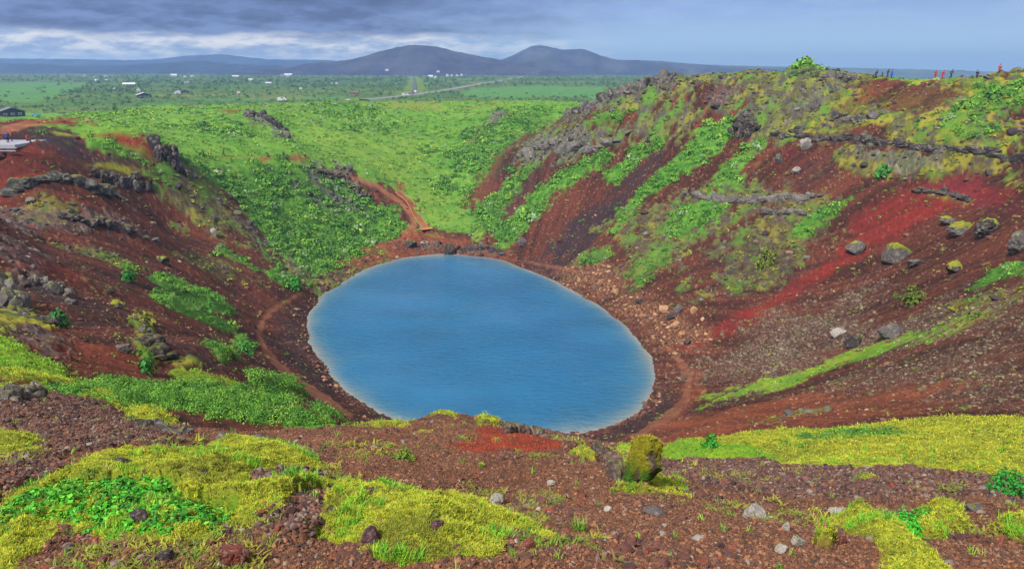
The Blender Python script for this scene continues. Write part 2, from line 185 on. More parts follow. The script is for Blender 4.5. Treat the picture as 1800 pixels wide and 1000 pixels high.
('dark',0.75,0.8,[(71.3,161.8),(75.5,154.6),(79.1,147.5),(82.4,141.1),(85.0,135.2),(88.2,131.0),(90.5,126.9),(89.9,125.8),(87.7,130.1),(84.8,133.8),(82.3,138.6),(79.9,144.3),(76.1,150.7),(72.0,157.4)]),
('mossy',0.8,1,[(71.7,156.6),(77.2,147.9),(80.1,143.1),(82.3,137.8),(84.7,133.5),(87.6,129.8),(89.7,125.3),(82.4,114.0),(85.3,127.0),(82.6,132.8),(77.4,138.2),(73.3,143.1),(70.4,149.4)]),
('rock',0.6,1.2,[(73.0,153.9),(76.4,148.4),(79.6,143.6),(80.9,137.5),(75.5,143.5),(70.9,150.8)]),
('red',1,0.35,[(67.3,137.8),(72.4,139.1),(77.4,138.2),(81.3,134.1),(84.7,129.4),(82.1,113.5),(77.8,106.9),(81.4,119.3),(80.6,125.5),(76.1,126.1),(71.6,126.2),(67.2,127.0),(59.8,125.9),(53.0,125.7),(44.4,121.0),(35.3,117.7),(31.2,115.0),(31.2,118.0),(37.5,121.8),(45.7,125.4),(53.8,128.7),(61.0,131.7),(65.1,133.3)]),
('purple',0.55,1,[(78.5,136.3),(81.5,132.3),(84.5,129.0),(80.7,111.3),(75.4,103.1),(78.9,115.9),(80.4,126.0),(77.4,133.7)]),
('soil',0.7,0.8,[(67.7,147.9),(73.3,143.1),(74.1,139.7),(68.5,138.3),(64.0,134.5),(60.0,134.6),(59.4,139.1),(65.8,142.3)]),
('mossy',0.5,0.6,[(76.2,135.4),(80.0,131.0),(81.4,123.8),(80.1,123.8),(78.7,130.1)]),
('scree',0.68,1.3,[(31.9,111.8),(39.7,115.9),(44.9,117.3),(50.1,118.3),(54.9,119.4),(59.1,119.5),(58.4,111.7),(52.9,92.9),(54.5,87.7),(55.2,81.9),(55.0,77.0),(51.8,68.8),(42.0,54.9),(41.6,57.4),(41.2,60.2),(41.6,64.7),(43.3,72.0),(44.9,80.3),(44.0,84.9),(41.4,86.8),(38.3,88.0),(34.8,88.6),(31.3,90.5),(27.6,92.3),(29.1,104.5)]),
('soil',0.6,0.9,[(43.8,101.9),(47.9,101.7),(47.0,94.5),(42.9,93.7)]),
('grassy',0.85,0.8,[(24.2,88.3),(28.0,93.8),(31.9,91.1),(35.3,90.0),(38.5,88.4),(42.1,88.5),(45.4,87.8),(47.1,85.0),(48.2,81.4),(44.5,75.4),(43.8,78.7),(42.1,80.8),(39.5,82.2),(36.2,82.6),(33.4,84.2),(30.2,85.5),(25.2,86.0)]),
('shrub',0.95,0.5,[(57.8,86.0),(61.8,87.3),(63.0,84.4),(56.8,75.6),(58.3,81.9)]),
('grassy',0.6,1,[(46.7,80.1),(49.1,76.8),(47.2,70.0),(45.8,64.5),(43.5,60.3),(42.8,62.8),(42.2,65.7)]),
('mossy',0.5,1.2,[(55.2,88.2),(57.2,83.0),(49.9,66.1),(45.1,59.4),(46.1,64.2),(49.3,72.7)]),
('scree',0.5,1.2,[(34.2,75.0),(35.3,71.6),(35.9,67.7),(36.6,64.4),(37.4,61.7),(38.4,59.5),(39.4,57.4),(40.3,55.5),(41.1,53.7),(36.0,46.4),(28.6,36.4),(22.6,28.4),(23.2,30.8),(23.9,33.9),(24.8,37.5),(25.0,40.5),(25.4,44.3),(26.3,49.8)]),
('orange',0.8,0.8,[(18.7,83.8),(22.2,83.4),(25.6,79.2),(27.7,72.8),(27.9,65.0),(28.5,59.7),(29.6,56.2),(30.3,52.9),(30.8,49.9),(31.1,46.9),(27.2,41.3),(26.2,42.6),(25.2,43.9),(24.0,45.3),(23.0,47.2),(19.8,44.6),(16.6,41.4),(14.6,40.8),(7.73,24.63),(17.2,72.6)]),
('orange',0.55,1,[(22.6,56.4),(24.1,54.4),(25.7,53.0),(27.4,51.9),(26.5,46.3),(25.9,42.0),(25.5,38.7),(25.3,35.9),(22.7,35.7),(21.5,36.6),(20.1,37.2),(18.4,37.5),(16.2,37.9)]),
('mossy',0.6,0.6,[(21.3,58.2),(22.8,56.3),(24.3,55.0),(25.0,51.4),(22.3,46.6),(19.2,43.7),(16.4,40.9)]),
('orange',0.55,0.6,[(25.1,95.0),(29.4,107.4),(30.6,106.1),(28.0,93.8),(21.7,81.4),(17.7,79.1),(15.5,78.5),(18.4,86.1)]),
('moss',1,0.35,[(5.52,23.94),(15.6,64.0),(7.08,23.88),(8.68,24.22),(15.0,37.3),(16.2,36.2),(17.1,34.9),(18.1,33.9),(19.0,32.9),(20.2,31.5),(20.7,30.2),(21.2,29.0),(21.7,27.9),(22.1,26.8),(17.01,20.33),(11.23,13.21),(11.01,13.63),(10.76,14.04),(10.53,14.53),(10.42,15.26),(7.31,11.48),(6.45,10.91),(5.9,10.82),(5.5,11.01),(5.25,11.58),(8.31,20.38),(7.57,20.89),(6.82,21.52),(6.07,22.34)]),
('grassy',0.9,0.8,[(2.14,9.27),(15.6,64.0),(6.67,23.52),(7.52,23.24),(8.53,22.0),(8.46,20.29),(7.64,20.8),(6.81,21.45),(6.12,22.34)]),
('shrub',0.55,1.2,[(9.82,21.81),(13.4,27.6),(15.4,28.7),(16.7,28.3),(14.84,25.06),(13.01,23.55),(11.46,22.34),(9.99,20.86)]),
('orange',0.75,0.6,[(-43.5,174.9),(-37.4,189.1),(-33.7,205.7),(-29.0,208.7),(-23.7,207.2),(-16.6,203.0),(-6.3,192.9),(-1.6,188.3),(0.8,181.7),(-7.8,188.1),(-17.4,191.7),(-25.1,189.8),(-30.8,186.3),(-37.9,175.1)]),
('rock',0.4,1.3,[(-28.7,193.7),(-22.9,199.1),(-12.9,196.0),(-3.1,191.4),(-0.8,186.1),(-7.8,188.6),(-19.1,192.7)]),
('mixed',0.7,0.9,[(-45.1,158.5),(-42.6,170.6),(-38.7,179.4),(-33.8,185.7),(-32.1,184.6),(-37.6,173.6),(-40.9,162.8),(-42.7,153.9)]),
('dark',0.85,0.6,[(0.8,180.9),(7.3,177.4),(14.1,169.7),(21.1,158.5),(14.9,161.9),(11.6,163.2),(5.8,173.3)]),
('rubble',0.75,1,[(9.2,170.0),(15.4,168.4),(22.1,161.3),(27.2,143.9),(31.4,132.4),(34.3,117.6),(31.0,116.2),(26.1,127.4),(22.6,140.1),(15.8,156.5)]),
('dark',0.7,0.7,[(-44.6,131.1),(-43.5,142.7),(-38.8,125.6),(-32.4,109.6),(-26.4,100.2),(-26.7,92.1),(-34.6,102.5),(-38.6,106.9),(-44.6,121.2)]),
('dark',0.8,0.6,[(7.9,88.6),(14.0,87.4),(20.5,96.3),(23.1,103.0),(25.0,100.0),(23.0,89.8),(16.7,81.1),(11.5,80.0)]),
('red',0.55,1,[(-83.1,114.5),(-78.1,115.4),(-74.8,116.5),(-72.0,118.8),(-70.2,120.4),(-71.6,114.4),(-76.5,112.3),(-81.5,111.7)]),
('rock',0.5,1.6,[(-81.1,111.2),(-76.3,111.9),(-73.2,113.4),(-70.6,115.8),(-66.7,122.1),(-65.1,122.4),(-66.3,113.8),(-68.5,110.0),(-70.8,106.8),(-73.9,105.8),(-63.5,86.6)]),
('mossy',0.45,1.6,[(-77.3,113.8),(-72.1,115.4),(-69.1,114.4),(-72.1,109.0),(-77.0,108.8)]),
('rock',0.45,1.5,[(-57.0,77.1),(-56.0,80.8),(-50.9,74.7),(-49.8,69.6),(-52.1,70.0)]),
('red',0.5,1.2,[(-52.6,74.8),(-51.5,79.4),(-48.5,79.5),(-46.1,71.5),(-48.6,69.4)]),
('rock',0.5,1.4,[(-46.5,65.2),(-45.2,67.4),(-42.6,65.7),(-39.4,57.7),(-42.4,59.5)]),
('dark',0.75,1,[(-44.2,60.0),(-43.0,62.1),(-41.9,64.6),(-40.6,69.6),(-31.9,52.9),(-35.0,52.9),(-38.3,52.9)]),
('dark',0.55,1.3,[(-31.6,51.0),(-28.2,49.8),(-25.8,50.2),(-22.1,47.5),(-20.5,49.2),(-18.4,42.3),(-20.1,41.5),(-22.1,41.3),(-24.6,40.9)]),
('orange',0.3,1.5,[(-67.1,113.8),(-64.8,119.8),(-60.9,122.7),(-57.4,127.6),(-58.6,117.5),(-62.8,112.0)]),
('mixed',0.7,1.3,[(-64.1,102.2),(-63.8,106.0),(-57.2,104.4),(-55.3,97.7),(-57.2,94.6)]),
('mixed',0.6,1.3,[(-48.4,78.6),(-47.7,81.2),(-42.4,75.9),(-42.6,72.1)]),
('mixed',0.45,1.5,[(-64.1,122.0),(-61.0,129.4),(-57.3,137.8),(-53.4,138.9),(-55.5,132.9),(-59.8,124.3)]),
('shrub',1,0.2,[(-53.7,98.9),(-55.7,107.1),(-51.7,108.2),(-52.4,121.9),(-46.0,111.0),(-44.5,106.1),(-45.5,103.2),(-48.8,100.0),(-50.2,96.6)]),
('shrub',1,0.2,[(-47.7,87.4),(-48.9,92.5),(-47.2,98.1),(-43.7,102.6),(-41.9,102.8),(-41.4,96.8),(-42.8,90.0),(-44.8,86.8)]),
('shrub',1,0.4,[(-53.3,147.3),(-52.3,153.3),(-49.0,156.6),(-47.4,152.1),(-48.8,145.4),(-51.5,145.1)]),
('shrub',0.8,0.6,[(-53.8,94.0),(-55.7,100.0),(-53.6,98.2),(-51.0,90.5)]),
('mixed',0.5,1.2,[(-63.2,135.6),(-59.5,140.7),(-54.1,141.0),(-51.3,142.6),(-52.9,137.5),(-58.3,135.1)]),
('shrub',0.6,0.9,[(-63.6,149.9),(-58.3,149.9),(-53.2,148.7),(-54.2,144.6),(-60.1,145.3)]),
('mossy',0.75,1,[(-37.2,65.8),(-28.9,52.9),(-23.5,44.9),(-21.3,41.0),(-21.2,38.8),(-23.3,41.1)]),
('shrub',0.9,0.6,[(-22.4,39.3),(-22.4,40.7),(-21.1,39.0),(-20.7,37.0)]),
('shrub',0.9,0.6,[(-39.2,92.3),(-41.4,102.8),(-38.6,99.6),(-35.7,88.1)]),
('shrub',0.7,0.8,[(-21.8,46.9),(-23.1,53.7),(-21.7,52.8),(-19.0,43.4)]),
('grassy',0.9,0.7,[(-21.0,39.0),(-19.8,40.0),(-18.1,41.4),(-17.5,41.6),(-18.1,39.7),(-19.2,37.9),(-20.1,38.1)]),
('mossy',0.7,1.2,[(-22.0,40.4),(-20.3,41.9),(-19.2,41.8),(-19.9,39.3)]),
('orange',0.6,0.35,[(-26.3,38.2),(-25.7,38.9),(-23.7,39.4),(-22.4,39.3),(-21.2,38.8),(-19.9,36.8),(-18.3,30.3),(-18.4,28.6),(-18.3,26.8),(-21.5,31.3)]),
('red',0.3,0.35,[(-26.3,38.2),(-25.7,38.9),(-23.7,39.4),(-21.2,38.8),(-19.9,36.8),(-18.3,30.3),(-18.4,28.6),(-18.3,26.8),(-21.5,31.3)]),
('mossy',1,0.7,[(-34.9,44.9),(-34.5,47.4),(-29.4,42.8),(-27.2,39.1),(-27.8,37.9),(-25.8,34.2),(-24.8,31.4)]),
('rock',0.5,1.2,[(-25.8,34.5),(-26.9,37.4),(-25.2,36.8),(-20.5,29.9),(-22.0,30.3)]),
('grassy',1,0.6,[(-25.3,32.2),(-24.5,32.2),(-22.0,29.9),(-20.4,29.4),(-19.0,28.0),(-18.0,24.6),(-19.1,24.0)]),
('moss',0.7,1.2,[(-19.1,24.0),(-18.7,25.5),(-19.0,28.0),(-12.67,18.8),(-12.06,16.16),(-10.91,13.51)]),
('path',0.8,0.2,[(-46.6,149.1),(-47.4,140.6),(-47.4,130.1),(-46.9,123.3),(-41.1,106.3),(-37.1,98.5),(-31.5,90.1),(-19.2,60.5),(-19.0,68.8),(-17.7,71.1),(-19.5,80.6),(-23.9,88.1),(-28.7,91.7),(-33.5,97.7),(-38.2,103.7),(-41.1,108.6),(-46.2,123.8),(-46.5,129.8),(-46.5,139.8),(-45.7,149.1)]),
('path',0.9,0.15,[(-48.4,224.1),(-43.4,225.4),(-37.5,223.9),(-33.6,221.1),(-30.2,216.4),(-28.7,211.4),(-30.5,207.0),(-34.6,200.2),(-37.5,189.6),(-41.0,185.2),(-41.1,186.9),(-38.1,193.0),(-35.5,203.8),(-32.3,209.0),(-30.7,212.4),(-31.8,216.1),(-35.3,220.4),(-42.7,223.2),(-48.2,222.7)]),
('orange',0.8,0.4,[(-40.1,187.0),(-38.3,193.7),(-33.9,206.6),(-30.0,209.6),(-27.1,207.1),(-32.6,198.1),(-36.9,186.4)]),
('orange',0.95,0.1,[(-38.2,233.6),(-35.8,236.0),(-34.7,230.7),(-34.9,225.9),(-36.3,224.4),(-36.5,228.3),(-37.8,229.8)]),
('path',0.6,0.3,[(-56.1,219.7),(-47.0,225.8),(-47.9,222.9),(-53.0,220.9)]),
('path',0.5,0.2,[(0.8,182.3),(7.3,175.8),(13.9,167.8),(18.8,161.2),(13.8,166.4),(7.2,174.4)]),
('path',0.6,0.3,[(24.8,95.7),(28.1,105.7),(28.0,115.9),(26.5,126.3),(27.2,126.2),(29.0,115.9),(29.3,106.0),(25.9,93.3),(19.9,82.9),(16.3,79.3),(14.4,80.2),(19.4,87.1)]),
('shrub',1,0.5,[(-12.2,16.85),(-12.71,19.35),(-19.2,31.4),(-19.1,34.6),(-18.8,38.4),(-17.8,40.7),(-16.8,41.6),(-6.47,19.28),(-5.7,18.9),(-17.0,72.1),(-3.17,10.45),(-6.42,18.01),(-7.31,17.85),(-8.17,17.84),(-8.99,17.77),(-9.68,17.62),(-10.25,17.31),(-9.26,14.56),(-11.34,16.68)]),
('shrub',0.9,0.7,[(-18.4,44.9),(-20.3,58.2),(-19.2,59.1),(-17.2,52.0),(-16.3,44.0),(-17.2,42.8)]),
('grassy',0.6,1.4,[(-12.02,17.11),(-12.14,19.22),(-18.1,30.7),(-18.2,33.5),(-9.52,19.3),(-9.73,18.35),(-10.36,18.06),(-10.88,17.64),(-11.45,17.35)]),
('mossy',0.5,1.5,[(-18.2,36.4),(-17.5,39.9),(-7.09,19.11),(-5.64,18.66),(-6.83,18.32),(-8.37,18.95)]),
('moss',0.8,0.8,[(-11.89,17.82),(-11.34,18.42),(-10.37,17.79),(-8.64,13.95),(-8.87,13.39)]),
('stony',0.8,0.8,[(-10.93,13.25),(-10.82,13.85),(-11.9,16.13),(-9.54,13.89),(-9.26,14.56),(-7.22,12.31),(-9.08,16.59),(-8.66,17.06),(-4.83,9.64),(-4.72,8.69),(-4.61,7.87),(-4.89,7.64),(-5.16,7.42),(-5.6,7.5),(-6.03,7.56),(-6.45,7.6),(-8.71,10.41)]),
('stony',0.7,0.8,[(-6.22,7.31),(-5.98,7.46),(-5.72,7.6),(-5.45,7.74),(-4.29,5.88),(-3.99,5.19),(-3.81,4.66),(-3.67,4.22)]),
('stony',0.9,0.7,[(2.1,8.74),(2.65,9.38),(6.88,21.12),(7.53,20.43),(4.37,10.61),(4.75,10.44),(5.15,10.3),(5.59,10.23),(6.07,10.25),(6.65,10.43),(7.56,11.05),(8.66,11.89),(9.43,12.21),(9.96,12.2),(10.33,12.0),(5.84,6.71),(5.46,6.61),(5.08,6.5),(4.69,6.36),(4.28,6.19),(3.88,6.0),(3.59,5.99),(3.31,5.97),(3.02,5.96),(2.74,5.95),(2.53,6.12),(2.31,6.29),(2.06,6.44),(1.63,6.61)]),
('stony',0.6,0.8,[(-0.09,9.74),(0.0,93.4),(5.0,92.5),(8.9,90.1),(11.7,81.5),(1.97,9.5),(1.07,5.86),(0.93,6.83),(0.73,8.03),(0.25,9.14)]),
('moss',1,0.3,[(-8.26,13.74),(-9.9,17.48),(-9.0,17.15),(-5.94,11.41),(-6.19,11.02),(-6.91,11.68)]),
('moss',1,0.4,[(-8.02,9.52),(-7.56,9.42),(-7.04,9.23),(-6.07,8.43),(-5.62,7.5),(-5.91,7.38),(-6.18,7.26)]),
('grassy',0.6,0.6,[(-8.13,9.66),(-7.5,9.62),(-6.86,9.09),(-7.15,8.84)]),
('moss',1,0.25,[(-3.88,4.85),(-4.03,5.34),(-4.34,6.2),(-4.21,6.54),(-4.07,6.92),(-3.66,7.05),(-3.94,8.28),(-3.58,8.67),(-2.86,7.95),(-2.18,6.68),(-1.67,5.57),(-1.88,5.26),(-2.08,4.82),(-2.03,4.59),(-1.79,4.51),(-1.55,4.42),(-1.38,4.67),(-1.18,4.95),(-0.84,5.11),(-0.61,4.72),(-0.31,4.86),(-0.04,4.33),(0.07,3.6),(0.2,3.1),(0.19,2.82),(0.0,3.15),(-0.05,2.43),(-0.16,2.43),(-0.28,2.42),(-0.39,2.42),(-0.51,2.42),(-0.71,2.69),(-0.97,2.85),(-1.16,2.86),(-1.35,3.0),(-1.36,2.77),(-1.53,2.69),(-1.72,2.79),(-1.92,2.9),(-2.19,3.13),(-2.52,3.4),(-2.29,2.92),(-2.3,2.69),(-2.42,2.71),(-2.87,3.25),(-3.51,4.02)]),
('stony',0.85,0.4,[(-2.14,4.87),(-1.9,5.2),(-1.71,5.51),(-1.53,5.21),(-1.55,4.42),(-1.97,4.65)]),
('stony',0.8,0.7,[(-1.33,3.31),(-1.3,3.63),(-1.26,4.0),(-1.08,3.88),(-0.91,3.11),(-0.95,2.79),(-1.13,2.86)]),
('leafy',0.9,0.6,[(-3.51,4.02),(-3.55,4.35),(-3.61,4.72),(-3.67,5.14),(-3.03,4.71),(-2.75,4.7),(-2.47,4.72),(-2.18,4.17),(-2.2,3.95),(-1.95,3.8),(-1.7,3.64),(-1.37,2.82),(-1.56,2.89),(-1.58,2.74),(-1.75,2.83),(-1.93,2.93),(-2.38,3.39),(-2.55,3.41),(-2.67,3.37),(-2.8,3.34),(-2.93,3.32)]),
('leafy',0.7,0.8,[(-1.88,4.32),(-1.66,4.5),(-1.48,3.88),(-1.66,3.88)]),
('leafy',0.5,0.8,[(-0.03,3.46),(0.18,3.27),(0.14,2.94),(0.0,3.07)]),
('grassy',0.5,1,[(-0.73,3.91),(-0.54,3.86),(-0.36,3.82),(-0.37,3.3),(-0.57,3.4)]),
('redfg',0.9,0.5,[(-0.74,8.25),(-0.44,9.96),(0.27,10.06),(0.65,8.55),(0.75,7.94),(0.37,7.78),(0.0,7.68),(-0.33,7.23)]),
('moss',0.9,0.4,[(-15.2,95.0),(-13.3,97.1),(-9.5,97.1),(-0.98,11.03),(-1.31,10.51)]),
('moss',0.8,0.4,[(-0.62,10.77),(-1.7,93.2),(-0.17,10.61),(-0.55,10.23)]),
('moss',0.9,0.4,[(0.7,7.72),(0.96,7.54),(0.91,6.67),(0.77,7.06)]),
('moss',0.8,0.4,[(-17.5,83.7),(-16.1,94.6),(-1.74,10.19),(-2.12,10.33)]),
('moss',1,0.3,[(2.27,4.49),(2.86,5.15),(2.8,4.56),(2.47,3.8),(2.31,3.29),(2.16,2.82),(2.0,2.79),(1.85,2.76),(1.7,2.73),(1.96,3.09),(1.96,3.43)]),
('moss',0.9,0.5,[(3.31,4.94),(3.6,5.09),(3.26,4.34),(2.66,3.78),(2.35,3.71),(2.76,4.28)]),
('moss',0.8,0.5,[(3.65,4.54),(3.97,4.56),(3.43,3.92),(3.21,3.93)]),
('moss',0.9,0.4,[(1.6,3.2),(1.72,3.23),(1.64,3.09),(1.54,3.05)]),
('moss',0.8,0.4,[(5.05,9.07),(5.34,9.06),(4.89,8.34),(4.59,8.19)]),
('moss',0.8,0.8,[(0.99,5.82),(1.19,6.54),(1.59,6.68),(1.36,5.44),(1.05,4.93),(0.93,5.2)]),
('moss',0.7,0.8,[(1.41,8.68),(14.1,74.4),(1.35,6.9),(1.13,6.49)]),
('moss',0.6,0.7,[(1.44,6.04),(1.78,6.48),(1.52,5.33),(1.3,5.32)]),
('field',0.9,0.15,[(-789.0,1066.0),(-853.0,1259.0),(-787.0,1229.0),(-723.0,1199.0),(-663.0,1171.0),(-438.0,726.0),(-342.0,525.0),(-359.0,513.0),(-375.0,502.0)]),
('field',0.95,0.1,[(-56.0,654.0),(-47.0,870.0),(-11.0,929.0),(31.0,998.0),(75.0,973.0),(117.0,949.0),(31.1,222.9),(65.0,618.0),(42.0,607.0),(21.0,597.0),(0.0,586.0),(-26.0,618.0)]),
('field',0.7,0.3,[(-255.0,578.0),(-238.0,586.0),(-221.0,594.0),(-203.0,603.0),(-185.0,612.0),(-166.0,621.0),(-146.0,630.0),(-127.0,587.0),(-146.0,575.0),(-163.0,564.0),(-180.0,554.0),(-197.0,543.0),(-213.0,534.0),(-228.0,524.0)]),
('grass',0.9,0.5,[(30.9,304.4),(42.9,296.0),(51.7,287.5),(63.1,274.7),(69.0,267.8),(88.3,254.8),(101.4,246.2),(115.0,234.6),(122.8,227.0),(128.9,219.7),(133.8,215.7),(138.2,208.8),(145.0,192.3),(149.4,179.1),(154.6,162.8),(160.3,153.1),(163.5,150.0),(107.5,150.0),(104.3,152.1),(98.8,158.3),(94.4,168.7),(91.1,177.1),(86.4,187.5),(83.2,191.7),(79.2,193.8),(74.8,198.1),(69.2,202.3),(59.9,208.7),(51.1,213.0),(39.2,220.4),(36.2,225.5),(30.3,235.7),(25.4,242.8),(18.2,249.9)]),
('mixed',1,0.5,[(20.5,259.6),(28.5,252.3),(34.1,244.9),(41.0,234.3),(44.6,228.9),(57.7,220.5),(67.3,215.4),(77.4,208.1),(83.4,203.2),(88.1,198.5),(92.2,196.0),(95.7,191.3),(74.4,182.6),(71.4,186.2),(67.7,187.8),(63.7,191.4),(58.6,194.8),(50.3,200.0),(42.4,203.3),(32.3,209.4),(30.0,214.1),(25.4,223.7),(21.4,230.4),(15.3,237.2)]),
('rock',0.7,0.9,[(18.2,249.9),(25.4,242.8),(30.3,235.7),(36.2,225.5),(39.2,220.4),(51.1,213.0),(45.1,206.3),(34.4,212.8),(31.9,217.6),(26.9,227.4),(22.6,234.2),(16.2,241.1)]),
('mossy',0.7,0.8,[(84.5,196.6),(88.6,194.3),(92.0,189.8),(96.9,178.7),(81.5,174.4),(77.2,183.7),(74.1,187.4),(70.3,189.2)]),
('grassy',0.85,0.5,[(100.7,179.8),(104.2,170.6),(108.8,159.1),(114.3,152.3),(117.5,150.0),(102.0,150.0),(98.8,152.0),(93.3,157.9),(89.0,167.7),(85.8,175.6)]),
('mossy',0.8,0.7,[(106.8,159.0),(112.3,152.2),(115.5,150.0),(97.5,150.0),(94.3,151.9),(88.8,157.5)]),
('shrub',0.85,0.6,[(78.2,200.1),(82.7,195.7),(86.8,193.4),(75.9,188.3),(72.1,190.2),(68.0,193.9)]),
]
HILLS = [('hill', [(-917.7, 2300.0, 24.7), (-757.7, 2300.0, 36.5), (-597.2, 2300.0, 60.1), (-526.7, 2300.0, 63.4), (-455.7, 2300.0, 76.8), (-384.5, 2300.0, 96.8), (-322.8, 2300.0, 109.2), (-287.9, 2300.0, 110.9), (-235.6, 2300.0, 106.7), (-174.9, 2300.0, 91.8), (-105.1, 2300.0, 78.5), (-35.1, 2300.0, 66.8), (17.6, 2300.0, 56.7), (105.7, 2300.0, 39.9), (176.5, 2300.0, 24.7)], 21, 300, ((44, 44, 82), (66, 66, 92)), 301, 1.3, 8), ('hill', [(-244.0, 2650.0, 20.8), (-141.9, 2650.0, 46.1), (-40.4, 2650.0, 67.4), (10.1, 2650.0, 88.6), (60.3, 2650.0, 113.5), (80.4, 2650.0, 118.2), (116.6, 2650.0, 117.3), (140.8, 2650.0, 111.5), (181.2, 2650.0, 103.9), (241.6, 2650.0, 107.7), (261.8, 2650.0, 103.9), (323.2, 2650.0, 79.0), (384.2, 2650.0, 69.3), (526.0, 2650.0, 65.5), (668.5, 2650.0, 53.9), (872.2, 2650.0, 42.2), (1055.7, 2650.0, 34.5)], 14, 330, ((50, 56, 94), (72, 78, 100)), 311, 1.3, 8), ('hill', [(-2184.1, 2800.0, 50.0), (-1925.8, 2800.0, 56.1), (-1797.0, 2800.0, 58.2), (-1649.1, 2800.0, 48.0), (-1498.9, 2800.0, 50.0), (-1369.5, 2800.0, 56.1), (-1218.3, 2800.0, 66.3), (-1069.7, 2800.0, 58.2), (-899.7, 2800.0, 45.9), (-729.3, 2800.0, 33.6), (-558.5, 2800.0, 21.3)], 22, 290, ((18, 36, 80), (34, 52, 88)), 321, 1.2, 9), ('hill', [(-2937.6, 3500.0, 75.5), (-2402.2, 3500.0, 81.9), (-2082.3, 3500.0, 79.3), (-1789.5, 3500.0, 74.3), (-1628.3, 3500.0, 80.6), (-1533.0, 3500.0, 94.6), (-1439.5, 3500.0, 95.9), (-1353.5, 3500.0, 102.2), (-1306.4, 3500.0, 94.6), (-1227.4, 3500.0, 85.7), (-1148.1, 3500.0, 78.1), (-961.3, 3500.0, 76.8), (-881.3, 3500.0, 75.5), (-748.4, 3500.0, 65.3), (-535.6, 3500.0, 44.9)], 22, 400, ((26, 54, 110), (42, 68, 114)), 331, 1.2, 9), ('hill', [(453.8, 3300.0, 59.6), (630.2, 3300.0, 62.0), (857.6, 3300.0, 54.8), (1085.4, 3300.0, 47.6), (1388.9, 3300.0, 42.8), (1768.9, 3300.0, 35.5), (2023.0, 3300.0, 28.2), (2277.9, 3300.0, 18.5), (2660.5, 3300.0, 6.4)], -2, 360, ((70, 90, 100), (80, 100, 106)), 341, 1.2, 7)]
